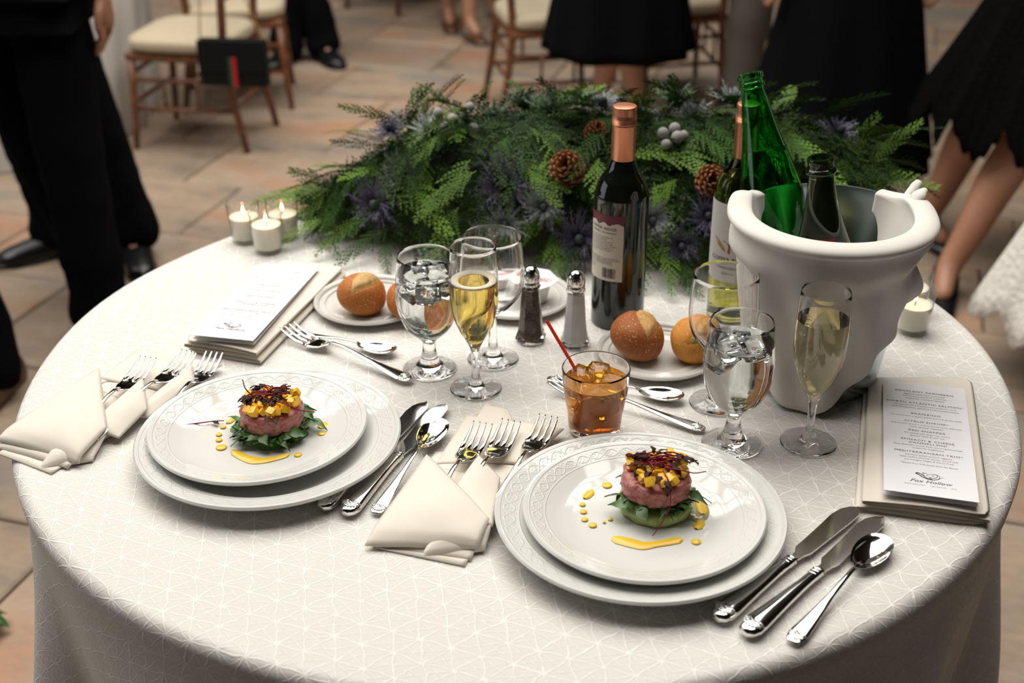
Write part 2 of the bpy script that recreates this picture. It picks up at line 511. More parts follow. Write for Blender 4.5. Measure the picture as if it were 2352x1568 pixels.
plate('charger_plate', 0.1525, 0.026, 0.098, 0.085, M_CHG, (PL[0], PL[1], TT+0.001), 'large embossed white charger plate whose dinner plate is pushed off centre', 'charger plates')
plate('charger_plate', 0.1525, 0.026, 0.098, 0.085, M_CHG, (PR[0], PR[1], TT+0.001), 'large embossed white charger plate beside the orange cocktail', 'charger plates')
zd = TT + 0.0082
DL = (PL[0]-0.014, PL[1]+0.012); DR = (PR[0]+0.004, PR[1]-0.002)
plate('dinner_plate', 0.1265, 0.0245, 0.080, 0.066, M_DIN, (DL[0], DL[1], zd), 'white dinner plate serving tartare on dark arugula with a ring of sauce', 'dinner plates with tartare')
plate('dinner_plate', 0.1265, 0.0245, 0.080, 0.066, M_DIN, (DR[0], DR[1], zd), 'white dinner plate serving tartare on mashed avocado beside the cocktail', 'dinner plates with tartare')
BL = (-0.207, 0.155); BR = (0.187, -0.004); BU = (0.002, 0.172)
plate('bread_plate', 0.081, 0.014, 0.052, 0.045, M_SIDE, (BL[0], BL[1], TT+0.001), 'small white bread plate with rolls between folded napkin and water goblet', 'bread plates')
plate('bread_plate', 0.081, 0.014, 0.052, 0.045, M_SIDE, (BR[0], BR[1], TT+0.001), 'small white bread plate with rolls in front of the red wine bottle', 'bread plates')
plate('saucer', 0.081, 0.013, 0.050, 0.044, M_SIDE, (BU[0], BU[1], TT+0.001), 'small white saucer carrying the butter cups behind the pepper shaker', 'bread plates')

# ================================================================== CUTLERY
def shell_relief(g, x, z, w, M=None):
    """fan of fine ridges at the end of a handle; x is the end of the handle"""
    for k in range(9):
        a = radians(-64+16*k)
        p0 = (x-0.0185+0.004*cos(a), 0.35*0.004*sin(a)*w/0.01, z)
        p1 = (x-0.0185+0.0150*cos(a), 0.0150*sin(a)*w/0.0125, z-0.0003)
        g.tube([p0, p1], [0.0004, 0.0008], 5, M=M)
    for rr in (0.006, 0.0098, 0.0136):
        g.tube([(x-0.0185+rr*cos(radians(a)), rr*sin(radians(a))*w/0.0125, z+0.0002) for a in range(-64, 65, 16)], 0.00045, 5, M=M)
def strip(prof, n=10, crown=0.35):
    """solid bar along x; prof rows = (x, half width, z centre, half thickness)"""
    V = []; F = []
    for (x, w, z, t) in prof:
        for k in range(n):
            a = 2*pi*k/n
            c, s = cos(a), sin(a)
            yy = w*(abs(c)**0.75)*(1 if c >= 0 else -1); zz = z + t*(abs(s)**0.75)*(1 if s >= 0 else -1)
            V.append((x, yy, zz))
    for i in range(len(prof)-1):
        for k in range(n):
            k2 = (k+1) % n
            F.append((i*n+k, i*n+k2, (i+1)*n+k2, (i+1)*n+k))
    F.append(tuple(range(n))[::-1]); F.append(tuple((len(prof)-1)*n+k for k in range(n)))
    return V, F
def flatware_meshes():
    d = {}
    # --- fork, 0.195 m, tines towards -x
    g = G()
    hp = [(-0.028, 0.0026, 0.0085, 0.0014), (-0.018, 0.0024, 0.0120, 0.0015), (0.0, 0.0027, 0.0125, 0.0016), (0.02, 0.0032, 0.0105, 0.0015), (0.05, 0.0050, 0.0072, 0.0013), (0.075, 0.0078, 0.0050, 0.0012),
          (0.092, 0.0096, 0.0042, 0.0012), (0.100, 0.0092, 0.0040, 0.0012), (0.106, 0.0070, 0.0038, 0.0011), (0.1095, 0.0035, 0.0037, 0.0008)]
    g.add(*strip(hp, 12)); shell_relief(g, 0.109, 0.0052, 0.0088)
    d['fork_handle'] = g.mesh('handle', STEEL)
    g = G()
    def zf(x): return interp([(-0.100, 0.0125), (-0.090, 0.0078), (-0.075, 0.0030), (-0.050, 0.0016), (-0.034, 0.0040), (-0.022, 0.0095)], x)
    g.add(*strip([(x, w, zf(x), 0.0012) for x, w in ((-0.056, 0.0136), (-0.050, 0.0140), (-0.041, 0.0134), (-0.034, 0.0108), (-0.028, 0.0066), (-0.020, 0.0028))], 12))
    for k in range(4):
        yc = (k-1.5)*0.0076
        g.add(*strip([(x, w, zf(x), 0.0011) for x, w in ((-0.0985, 0.0006), (-0.095, 0.0013), (-0.085, 0.0020), (-0.070, 0.0024), (-0.0545, 0.0027))], 8), Matrix.Translation((0, yc, 0)))
    d['fork_head'] = g.mesh('tines', STEEL)
    # --- spoon, 0.185 m, bowl towards -x
    g = G()
    hp = [(-0.030, 0.0024, 0.0085, 0.0014), (-0.015, 0.0024, 0.0110, 0.0015), (0.005, 0.0028, 0.0105, 0.0015), (0.03, 0.0036, 0.0085, 0.0014), (0.055, 0.0058, 0.0062, 0.0013), (0.078, 0.0082, 0.0048, 0.0012),
          (0.092, 0.0096, 0.0042, 0.0012), (0.100, 0.0092, 0.0040, 0.0012), (0.106, 0.0070, 0.0038, 0.0011), (0.1095, 0.0035, 0.0037, 0.0008)]
    g.add(*strip(hp, 12)); shell_relief(g, 0.109, 0.0052, 0.0088)
    d['spoon_handle'] = g.mesh('handle', STEEL)
    g = G(); V = []; F = []; nr, na = 9, 40
    for side in (0, 1):
        for j in range(nr):
            q = j/(nr-1)
            for k in range(na):
                a = 2*pi*k/na
                wx = 0.0325; wy = 0.0178*(1-0.16*cos(a))
                x = -0.0575 + q*wx*cos(a); y = q*wy*sin(a)
                z = 0.0095 - 0.0085*(1-q**2.2) + 0.0012*(x+0.057)/0.031*(-1)*q
                V.append((x, y, z - (0.0013 if side and j < nr-1 else 0.0)))
    for side in (0, 1):
        o = side*nr*na
        for j in range(nr-1):
            for k in range(na):
                k2 = (k+1) % na
                F.append((o+j*na+k, o+j*na+k2, o+(j+1)*na+k2, o+(j+1)*na+k))
    for k in range(na):
        k2 = (k+1) % na
        F.append(((nr-1)*na+k, (nr-1)*na+k2, nr*na+(nr-1)*na+k2, nr*na+(nr-1)*na+k))
    g.add(V, F); d['spoon_bowl'] = g.mesh('bowl', STEEL)
    # --- knife, 0.245 m, blade towards -x
    g = G()
    hp = [(-0.004, 0.0050, 0.0055, 0.0040), (0.004, 0.0058, 0.0058, 0.0044), (0.012, 0.0058, 0.0060, 0.0044), (0.03, 0.0062, 0.0062, 0.0046), (0.06, 0.0080, 0.0064, 0.0050), (0.085, 0.0098, 0.0066, 0.0054),
          (0.102, 0.0112, 0.0068, 0.0056), (0.112, 0.0112, 0.0068, 0.0056), (0.119, 0.0085, 0.0068, 0.0050), (0.1225, 0.0040, 0.0068, 0.0036)]
    g.add(*strip(hp, 16))
    for x in (0.000, 0.0045, 0.009): g.add(*strip([(x-0.0012, 0.0052, 0.0058, 0.0042), (x, 0.0064, 0.0058, 0.0050), (x+0.0012, 0.0052, 0.0058, 0.0042)], 16))
    shell_relief(g, 0.121, 0.0123, 0.0105)
    d['knife_handle'] = g.mesh('handle', STEEL)
    g = G()
    bl = [(-0.124, -0.001, 0.0005), (-0.120, -0.0055, 0.0040), (-0.110, -0.0100, 0.0078), (-0.095, -0.0115, 0.0082), (-0.07, -0.0100, 0.0080), (-0.04, -0.0085, 0.0078), (-0.022, -0.0080, 0.0076), (-0.014, -0.0050, 0.0060), (-0.003, -0.0045, 0.0048)]
    V = []; F = []
    for (x, ya, yb) in [(x, ya*1.18 if x < -0.02 else ya, yb*1.12 if x < -0.02 else yb) for x, ya, yb in bl]:
        V += [(x, ya, 0.0053), (x, (ya+yb)/2, 0.0064), (x, yb, 0.0068), (x, yb, 0.0048), (x, (ya+yb)/2, 0.0044), (x, ya, 0.0049)]
    for i in range(len(bl)-1):
        for k in range(6):
            k2 = (k+1) % 6; F.append((i*6+k, i*6+k2, (i+1)*6+k2, (i+1)*6+k))
    F += [tuple(range(6)), tuple((len(bl)-1)*6+k for k in range(6))]
    g.add(V, F); d['knife_blade'] = g.mesh('blade', BLADE, sharp=25)
    return d
FW = flatware_meshes()
def cutlery(kind, p0, p1, label, group, z0=0.0, z1=0.0, roll=0.0, scale=None):
    """p0 = end of the handle, p1 = tip, in table coordinates; z0/z1 lift both ends off the cloth"""
    a = Vector((p0[0], p0[1], TT+z0)); b = Vector((p1[0], p1[1], TT+z1))
    L = {'fork': 0.208, 'spoon': 0.198, 'knife': 0.247}[kind]
    s = scale if scale else (b-a).length/L
    x = (a-b).normalized(); z = Vector((0, 0, 1)); y = z.cross(x).normalized(); z = x.cross(y)
    end = {'fork': 0.1095, 'spoon': 0.1095, 'knife': 0.1225}[kind]
    M = Matrix((x, y, z)).transposed().to_4x4()
    q = M.to_quaternion() @ Euler((roll, 0, 0)).to_quaternion()
    o = empty({'fork': 'dinner_fork', 'spoon': 'spoon', 'knife': 'table_knife'}[kind], a - x*end*s, 0, label, kind, group)
    o.rotation_mode = 'QUATERNION'; o.rotation_quaternion = q; o.scale = (s, s, s)
    link('handle', FW[kind+'_handle'], None, o)
    if kind == 'fork': link('tines', FW['fork_head'], None, o)
    if kind == 'spoon': link('bowl', FW['spoon_bowl'], None, o)
    if kind == 'knife': link('blade', FW['knife_blade'], None, o)
    return o
Z1 = 0.0012
cutlery('knife', (-0.211, -0.350), (-0.111, -0.124), 'table knife tucked half under the charger rim, beside a second knife', 'table knives', Z1, Z1)
cutlery('knife', (-0.184, -0.360), (-0.087, -0.129), 'table knife lying between another knife and the teaspoon by the pocket napkin', 'table knives', Z1, Z1)
cutlery('spoon', (-0.153, -0.356), (-0.090, -0.180), 'teaspoon half covered by the folded pocket napkin', 'spoons', Z1, 0.006)
cutlery('knife', (0.187, -0.533), (0.366, -0.352), 'broad table knife next to the charger plate, tip by the menu napkin', 'table knives', Z1, Z1)
cutlery('knife', (0.210, -0.554), (0.388, -0.370), 'table knife lying between another knife and a teaspoon near the table edge', 'table knives', Z1, Z1)
cutlery('spoon', (0.252, -0.563), (0.378, -0.410), 'teaspoon lying alone outermost by the edge of the table', 'spoons', Z1, Z1)
cutlery('fork', (-0.134, -0.070), (-0.313, 0.066), 'dessert fork lying crosswise above the plate, tines by the folded napkin', 'dessert cutlery', 0.003, 0.0055)
cutlery('spoon', (-0.322, 0.075), (-0.157, 0.004), 'dessert spoon crossing under the dessert fork near the water goblet with ice', 'dessert cutlery', 0.0012, 0.0012, scale=0.89)
cutlery('fork', (0.224, -0.190), (0.046, -0.084), 'dessert fork running behind the orange cocktail glass', 'dessert cutlery', 0.0012, 0.004)
cutlery('spoon', (0.040, -0.062), (0.209, -0.121), 'dessert spoon between the cocktail glass and the bread plate', 'dessert cutlery', Z1, Z1, scale=0.89)

# ================================================================== NAPKINS
def patch(name, c00, c10, c11, c01, m, parent, puff=0.006, nu=22, nv=22, edge=0.0, thick=0.0016, seed=0, wave=0.0015, sag=None, roll=None):
    """soft cloth sheet between four corners (table coordinates, z above the cloth)"""
    A, B, C, D = [Vector((c[0], c[1], c[2]+TT)) for c in (c00, c10, c11, c01)]
    def fn(u, v):
        p = A*(1-u)*(1-v) + B*u*(1-v) + C*u*v + D*(1-u)*v
        bulge = puff*(sin(pi*u)**0.6)*(sin(pi*v)**0.6)
        w = wave*noise.noise(Vector((u*2.3+seed, v*2.3, seed*1.7)))*min(1, 6*u*(1-u)+0.2)
        e = 0.0
        if roll:                        # round the v=0 edge over and down
            e = -roll*(1-smoothstep(0, 0.16, v))**2
        p.z = max(TT+0.0013, p.z + bulge + w + e)
        return p
    o = link(name, G().grid(fn, nu, nv).mesh(name, m, fix=False), None, parent)
    mods(o, solid=thick, offset=1.0)
    return o
# --- pocket napkin holding three forks, beside the plate with the cocktail
nm = empty('pocket_napkin', (0, 0, 0), label='ivory pocket-folded napkin with three forks, lying between the two plates', cat='napkin', group='pocket napkins with forks')
patch('base_layer', (-0.147, -0.412, 0.001), (-0.054, -0.443, 0.001), (0.004, -0.250, 0.002), (-0.094, -0.232, 0.002), LINEN, nm, puff=0.006, roll=0.004, seed=1)
patch('under_layer', (-0.152, -0.409, 0.005), (-0.048, -0.434, 0.005), (-0.012, -0.300, 0.008), (-0.098, -0.270, 0.007), LINEN, nm, puff=0.006, roll=0.004, seed=2)
patch('back_layer', (-0.092, -0.262, 0.005), (0.012, -0.262, 0.005), (0.056, -0.196, 0.010), (-0.060, -0.166, 0.012), LINEN, nm, puff=0.005, seed=3)
patch('back_fold', (-0.060, -0.205, 0.007), (0.005, -0.222, 0.006), (-0.010, -0.160, 0.014), (-0.038, -0.146, 0.015), LINEN, nm, puff=0.004, seed=4)
patch('middle_flap', (-0.086, -0.370, 0.013), (-0.026, -0.392, 0.012), (-0.020, -0.305, 0.015), (-0.043, -0.276, 0.025), LINEN, nm, puff=0.007, seed=5)
patch('front_flap', (-0.158, -0.413, 0.010), (-0.040, -0.422, 0.013), (-0.030, -0.388, 0.019), (-0.101, -0.277, 0.027), LINEN, nm, puff=0.010, roll=0.005, seed=6, wave=0.003)
patch('rolled_end', (-0.098, -0.427, 0.003), (-0.034, -0.420, 0.006), (-0.028, -0.392, 0.014), (-0.085, -0.405, 0.014), LINEN, nm, puff=0.006, roll=0.003, seed=7)
def napkin_fork(tip, neck, label, group):
    t = Vector(tip); n = Vector(neck); d = (n-t); d.z = 0; d.normalize()
    e = t + d*0.206
    cutlery('fork', (e.x, e.y), (t.x, t.y), label, group, 0.0085, t.z-0.016)
napkin_fork((-0.039, -0.211, 0.034), (-0.071, -0.304, 0.026), 'fork in the napkin between the plates, its handle partly bare', 'forks in the napkin between the plates')
napkin_fork((-0.006, -0.203, 0.032), (-0.034, -0.280, 0.026), 'fork in the middle pocket of the napkin between the plates', 'forks in the napkin between the plates')
napkin_fork((0.038, -0.190, 0.030), (0.017, -0.245, 0.022), 'fork of the napkin between the plates, half hidden by a charger rim', 'forks in the napkin between the plates')

# --- pocket napkin hanging over the table edge
nl = empty('pocket_napkin', (0, 0, 0), label='ivory pocket-folded napkin with three forks, its corner hanging over the table edge', cat='napkin', group='pocket napkins with forks')
patch('base_layer', (-0.604, -0.229, 0.002), (-0.528, -0.271, 0.001), (-0.425, -0.085, 0.002), (-0.515, -0.045, 0.002), LINEN, nl, puff=0.006, roll=0.002, seed=11)
patch('under_layer', (-0.609, -0.217, 0.006), (-0.512, -0.262, 0.006), (-0.455, -0.140, 0.008), (-0.545, -0.080, 0.008), LINEN, nl, puff=0.007, roll=0.004, seed=12)
patch('back_layer', (-0.532, -0.060, 0.006), (-0.425, -0.100, 0.005), (-0.382, -0.030, 0.008), (-0.500, 0.006, 0.012), LINEN, nl, puff=0.007, seed=13)
patch('back_fold', (-0.480, -0.045, 0.010), (-0.418, -0.055, 0.010), (-0.422, -0.010, 0.016), (-0.458, 0.012, 0.018), LINEN, nl, puff=0.005, seed=14)
patch('outer_flap', (-0.470, -0.160, 0.010), (-0.446, -0.160, 0.008), (-0.404, -0.090, 0.014), (-0.412, -0.062, 0.025), LINEN, nl, puff=0.005, seed=15)
patch('middle_flap', (-0.512, -0.195, 0.012), (-0.468, -0.207, 0.008), (-0.447, -0.155, 0.016), (-0.464, -0.101, 0.029), LINEN, nl, puff=0.008, seed=16)
patch('front_flap', (-0.612, -0.208, 0.012), (-0.500, -0.258, 0.011), (-0.482, -0.205, 0.020), (-0.526, -0.073, 0.029), LINEN, nl, puff=0.012, roll=0.005, seed=17, wave=0.003)
patch('rolled_end', (-0.545, -0.262, 0.002), (-0.488, -0.246, 0.004), (-0.483, -0.205, 0.012), (-0.535, -0.235, 0.012), LINEN, nl, puff=0.007, roll=0.002, seed=18)
napkin_fork((-0.470, -0.049, 0.036), (-0.500, -0.150, 0.030), 'fork on the table-edge side of the napkin hanging over that edge', 'forks in the napkin at the table edge')
napkin_fork((-0.421, -0.033, 0.036), (-0.452, -0.108, 0.030), 'middle fork in the napkin hanging over the table edge', 'forks in the napkin at the table edge')
napkin_fork((-0.390, -0.026, 0.032), (-0.404, -0.092, 0.024), 'fork by the charger plate in the napkin hanging over the table edge', 'forks in the napkin at the table edge')

# --- napkins folded flat in many layers, open folds towards the diner
def folded_napkin(label, nl_, nr_, fr_, fl_, hgt, seed, swap=False):
    nlv, nrv, frv, flv = [Vector((p[0], p[1], TT)) for p in (nl_, nr_, fr_, fl_)]
    o = empty('folded_napkin', (0, 0, 0), label=label, cat='napkin', group='flat folded napkins under the menus')
    layers = 4
    def section(k):
        # zigzag cross-section of the fold, u across the width, w up
        pts = []
        for i in range(layers):
            w = 0.0025 + (hgt-0.004)*i/(layers-1)
            a, b = (0.03, 0.97)
            if i == 1: a = 0.06
            if i == 2: b = 0.93
            us = [a, 0.25, 0.5, 0.75, b]
            if i % 2: us = us[::-1]
            for uu in us: pts.append((uu, w + 0.0009*sin(7*uu+i+seed)))
            if i < layers-1:
                w2 = 0.0025 + (hgt-0.004)*(i+1)/(layers-1); e = us[-1]
                out = 0.022 if e > 0.5 else -0.022
                for q in (0.25, 0.5, 0.75):
                    pts.append((e+out*sin(pi*q), w+(w2-w)*q))
        return pts
    sec = section(0)
    def fn(s, t):
        i = min(len(sec)-1, int(round(s*(len(sec)-1))))
        uu, w = sec[i]
        if swap: uu = 1-uu
        p = (nlv*(1-uu)+nrv*uu)*(1-t) + (flv*(1-uu)+frv*uu)*t
        slope = 1.0 - 0.12*t
        p.z += w*slope + 0.0015*noise.noise(Vector((uu*3, t*4, seed)))*(w/hgt) + 0.0022*(w/hgt)*sin(pi*uu)*(1-t)
        return p
    s = link('cloth', G().grid(fn, len(sec), 14).mesh('cloth', LINEN, fix=False), None, o)
    mods(s, solid=0.0017, sub=1, offset=0.0)
    return o
folded_napkin('ivory napkin folded flat under the menu card next to the bread plate', (-0.448, 0.022), (-0.334, -0.020), (-0.253, 0.262), (-0.360, 0.290), 0.020, 1.0)
folded_napkin('ivory napkin folded flat under the menu card next to the ice bucket', (0.362, -0.352), (0.502, -0.386), (0.580, -0.085), (0.440, -0.080), 0.017, 2.0, True)

# ================================================================== MENUS
def text_mesh(body, size, m, align='CENTER', spacing=1.0, shear=0.0, name='printed_text', width=1.0, word=1.0):
    cu = bpy.data.curves.new(name, 'FONT'); cu.body = body; cu.size = size; cu.align_x = align
    cu.space_line = spacing; cu.shear = shear; cu.resolution_u = 2; cu.space_character = width; cu.space_word = word
    o = bpy.data.objects.new(name, cu); COL.objects.link(o)
    dg = bpy.context.evaluated_depsgraph_get(); dg.update()
    me = bpy.data.meshes.new_from_object(o.evaluated_get(dg)); me.name = name
    bpy.data.objects.remove(o); bpy.data.curves.remove(cu)
    me.materials.clear(); me.materials.append(m)
    return me
def join_text(name, items, m):
    """items = list of (mesh, x, y, sx); one flat printed mesh"""
    V = []; F = []
    for me, x, y, sx in items:
        o = len(V)
        V += [(v.co.x*sx + x, v.co.y + y, 0.0) for v in me.vertices]
        F += [tuple(i+o for i in p.vertices) for p in me.polygons]
        bpy.data.meshes.remove(me)
    return mk(name, V, F, m, smooth=False, fix=False)
MENU = [('H', .909, 'EGGPLANT PARMESAN'), ('d', .882, 'Eggplant topped with homemade'), ('d', .860, 'tomato sauce and fresh mozzarella'), ('d', .838, '(Vegetarian / Contains Gluten)'),
        ('H', .795, 'NORTH ATLANTIC SALMON*'), ('d', .768, 'Pan seared with a creamy lemon artichoke sauce,'), ('d', .746, 'sauteed vegetables, spinach & hand mashed potatoes'),
        ('H', .691, 'BRANZINO'), ('d', .664, 'Pan seared with oregano, grilled lemon & garden seeds'),
        ('H', .616, 'CITRUS SHRIMP*'), ('d', .589, 'Gulf prawns served in a citrus butter sauce, with wine'), ('d', .567, 'Fresh seasonal vegetables'),
        ('H', .533, 'RED SNAPPER'), ('d', .507, 'Pan seared with ginger soy sesame'), ('d', .485, 'Basmati white & wild rice'),
        ('H', .448, 'SPINACH & CHEESE'), ('H', .423, 'CANNELLONI'), ('d', .398, 'Pasta filled with ricotta, fresh spinach & homemade'), ('d', .377, 'mozzarella (Vegetarian)'),
        ('H', .342, 'MEDITERRANEAN TRIO*'), ('d', .316, 'Hummus, grilled zucchini, eggplant'), ('d', .295, 'salad, stuffed steamed tomato, served with'), ('d', .274, 'pita triangles (Vegan & Gluten Free)'),
        ('d', .242, '*Gluten Free If Ordered With No Sauces')]
def menu_card(label, nl_, nr_, fl_, zn, zf, wd, ln):
    a = Vector((nl_[0], nl_[1], TT+zn)); x = (Vector((nr_[0], nr_[1], TT+zn))-a).normalized()
    y = Vector((fl_[0], fl_[1], TT+zf))-a; y = (y - x*y.dot(x)).normalized(); z = x.cross(y)
    o = empty('menu_card', a + x*wd/2 + y*ln/2, 0, label, 'menu card', 'printed menu cards')
    o.rotation_mode = 'QUATERNION'; o.rotation_quaternion = Matrix((x, y, z)).transposed().to_quaternion()
    g = G().box(-wd/2, wd/2, -ln/2, ln/2, -0.0005, 0.0)
    link('front_leaf', g.mesh('front_leaf', PAPER, smooth=False), None, o)
    g = G().box(-wd/2, wd/2, -ln/2+0.002, ln/2, -0.0009, -0.0006, Matrix.Translation((0, ln/2, 0)) @ Matrix.Rotation(radians(-1.3), 4, 'X').inverted() @ Matrix.Translation((0, -ln/2, 0)))
    link('back_leaf', g.mesh('back_leaf', PAPER, smooth=False), None, o)
    H_ = []; D_ = []
    for k, f, s in MENU:
        yy = (f-0.5)*ln
        if k == 'H': H_.append((text_mesh(s, 0.0052, INK, width=1.08), 0, yy-0.0016, 1.22))
        else: D_.append((text_mesh(s, 0.0033, GREYINK), 0, yy-0.001, 1.10))
    t = link('heading_text', join_text('heading_text', H_, GREYINK), None, o, (0, 0, 0.0003)); t['kind'] = 'stuff'
    t = link('body_text', join_text('body_text', D_, GREYINK), None, o, (0, 0, 0.0003)); t['kind'] = 'stuff'
    # emblem: a hunting horn curled around a fox's head, the house name beneath it
    lg = link('emblem', emblem_mesh(), None, o, (0, (0.150-0.5)*ln, 0.0003))
    link('house_name', join_text('house_name', [(text_mesh('Fox Hollow', 0.0082, INK, shear=0.35), 0, (0.096-0.5)*ln, 1.1), (text_mesh('RESTAURANT    CATERING    INN', 0.0024, GREYINK, width=1.2), 0, (0.072-0.5)*ln, 1.25)], GREYINK), None, o, (0, 0, 0.0003))
    return o
def ribbon(g, pts, w):
    P = spline([(p[0], p[1], 0) for p in pts], 5)
    V = []; F = []
    for i, p in enumerate(P):
        t = (P[min(i+1, len(P)-1)]-P[max(i-1, 0)]).normalized(); n = Vector((-t.y, t.x, 0))
        ww = w[0] + (w[1]-w[0])*i/(len(P)-1)
        V += [p+n*ww, p-n*ww]
    F = [(2*i, 2*i+1, 2*i+3, 2*i+2) for i in range(len(P)-1)]
    g.add(V, F)
def emblem_mesh():
    g = G(); k = 0.001
    S = lambda l: [(a*k, b*k) for a, b in l]
    ribbon(g, S([(-15, 4), (-11, 1), (-7, -3), (-1, -6), (6, -5), (10, -1), (9, 4), (4, 6)]), (0.0007, 0.0002))
    ribbon(g, S([(-15, 4), (-12, 5), (-8, 2), (-4, -3), (2, -5)]), (0.0008, 0.0003))
    ribbon(g, S([(-8, 6), (-6, 3), (-6, -1), (-2, -4), (3, -3), (7, 0), (8, 5)]), (0.0002, 0.0003))
    ribbon(g, S([(-8, 6), (-5, 6.2), (-3, 5)]), (0.0005, 0.0002)); ribbon(g, S([(8, 5), (5, 5.8), (2, 5)]), (0.0004, 0.0002))
    ribbon(g, S([(-3, 5), (0, 4.6), (2, 5)]), (0.0002, 0.0002))
    ribbon(g, S([(-4, 1.5), (-2.5, 2), (-1.5, 1.2)]), (0.0004, 0.0001)); ribbon(g, S([(2, 1.2), (3.5, 2), (5, 1.6)]), (0.0004, 0.0001))
    ribbon(g, S([(-1, -1), (0.3, -2.2), (1.6, -1)]), (0.0004, 0.0003)); ribbon(g, S([(9, -2), (12, 0), (15, 1)]), (0.0003, 0.0001))
    return g.mesh('emblem', INK, smooth=False, fix=False)
menu_card('white printed menu card on the folded napkin next to the bread plate', (-0.430, 0.012), (-0.346, -0.006), (-0.345, 0.252), 0.0315, 0.0230, 0.088, 0.254)
menu_card('white printed menu card on the folded napkin next to the ice bucket', (0.391, -0.351), (0.485, -0.376), (0.467, -0.100), 0.0285, 0.0195, 0.097, 0.262)
# ================================================================== GLASSES
def glass_shell(outer, inner, n=56):
    """outer profile bottom to rim, inner profile rim to inner bottom -> closed solid"""
    return G().lathe([(0, outer[0][1])] + outer + inner + [(0, inner[-1][1])], n)
def smooth_prof(pts, n=5):
    return [(max(p.x, 0.0), p.z) for p in spline([(r, 0, z) for r, z in pts], n)]
def liquid_mesh(inner, ztop, m, name='liquid', n=56, grow=0.00025):
    """fills the inner profile (given rim to bottom) up to ztop"""
    pr = [(r, z) for r, z in inner if z < ztop]
    up = [p for p in inner if p[1] >= ztop]
    r_top = pr[0][0]
    if up:
        (ra, za), (rb, zb) = up[-1], pr[0]; r_top = ra + (rb-ra)*(za-ztop)/(za-zb)
    prof = [(0, ztop)] + [(r_top-0.002, ztop), (r_top+grow, ztop+0.0004)] + [(r+grow, z-grow*0.5) for r, z in pr] + [(0, inner[-1][1]-grow)]
    return G().lathe(prof, n).mesh(name, m, sharp=60)
WATER = mat('water', (0.97, 0.985, 0.98), 0.0, trans=1.0, ior=1.33)
ICE = mat('ice', (0.93, 0.95, 0.95), 0.06, trans=1.0, ior=1.31, bump=0.25, bscale=140, bdist=0.002)
CHAMP_D = mat('amber_champagne', (1.0, 0.74, 0.16), 0.0, trans=1.0, ior=1.34)
CHAMP_L = mat('pale_champagne', (0.93, 0.85, 0.55), 0.0, trans=1.0, ior=1.34)
FOAM = mat('champagne_foam', (0.88, 0.80, 0.62), 0.8, bump=0.4, bscale=900, bdist=0.0006)
GOB_O = smooth_prof([(0.0345, 0.0), (0.0350, 0.0018), (0.0300, 0.0042), (0.0180, 0.0080), (0.0125, 0.0150), (0.0098, 0.0240), (0.0085, 0.0330), (0.0095, 0.0420), (0.0170, 0.0500), (0.0300, 0.0640), (0.0385, 0.0860), (0.0405, 0.1060), (0.0390, 0.1300), (0.0362, 0.1590)])
GOB_I = smooth_prof([(0.0359, 0.1598), (0.0355, 0.1590), (0.0382, 0.1300), (0.0396, 0.1060), (0.0375, 0.0870), (0.0285, 0.0670), (0.0150, 0.0550), (0.0040, 0.0520)])
WIN_O = smooth_prof([(0.0330, 0.0), (0.0335, 0.0016), (0.0280, 0.0036), (0.0140, 0.0070), (0.0085, 0.0140), (0.0060, 0.0240), (0.0052, 0.0420), (0.0056, 0.0600), (0.0090, 0.0680), (0.0230, 0.0790), (0.0370, 0.0990), (0.0415, 0.1220), (0.0408, 0.1480), (0.0385, 0.1740)])
WIN_I = smooth_prof([(0.0382, 0.1746), (0.0379, 0.1740), (0.0402, 0.1480), (0.0408, 0.1220), (0.0362, 0.1005), (0.0220, 0.0820), (0.0050, 0.0740)])
FLU_O = smooth_prof([(0.0320, 0.0), (0.0325, 0.0016), (0.0270, 0.0036), (0.0120, 0.0070), (0.0070, 0.0130), (0.0048, 0.0260), (0.0046, 0.0440), (0.0062, 0.0580), (0.0120, 0.0710), (0.0210, 0.0880), (0.0280, 0.1120), (0.0302, 0.1380), (0.0294, 0.1680), (0.0278, 0.1950)])
FLU_I = smooth_prof([(0.0275, 0.1956), (0.0272, 0.1950), (0.0288, 0.1680), (0.0295, 0.1380), (0.0272, 0.1130), (0.0195, 0.0900), (0.0095, 0.0740), (0.0020, 0.0680)])
def rounded_cube(g, M, s=0.011, jit=0.15, rnd=random):
    V = []; F = []
    n = 4
    for ax in range(3):
        for sg in (-1, 1):
            o = len(V)
            for j in range(n):
                for i in range(n):
                    a = -1+2*i/(n-1); b = -1+2*j/(n-1)
                    p = [0, 0, 0]; p[ax] = sg; p[(ax+1) % 3] = a; p[(ax+2) % 3] = b
                    v = Vector(p); l = v.length; v = v*(0.72+0.28/l*1.1)
                    V.append(v*s)
            for j in range(n-1):
                for i in range(n-1): F.append((o+j*n+i, o+j*n+i+1, o+(j+1)*n+i+1, o+(j+1)*n+i))
    g.add(V, F, M)
ri = random.Random(3)
_ice = G(); rounded_cube(_ice, Matrix.Identity(4), 0.0115); ICE_ME = _ice.mesh('ice_cube', ICE)
bm_ = bmesh.new(); bm_.from_mesh(ICE_ME); bmesh.ops.remove_doubles(bm_, verts=bm_.verts, dist=1e-5); bm_.to_mesh(ICE_ME); bm_.free()
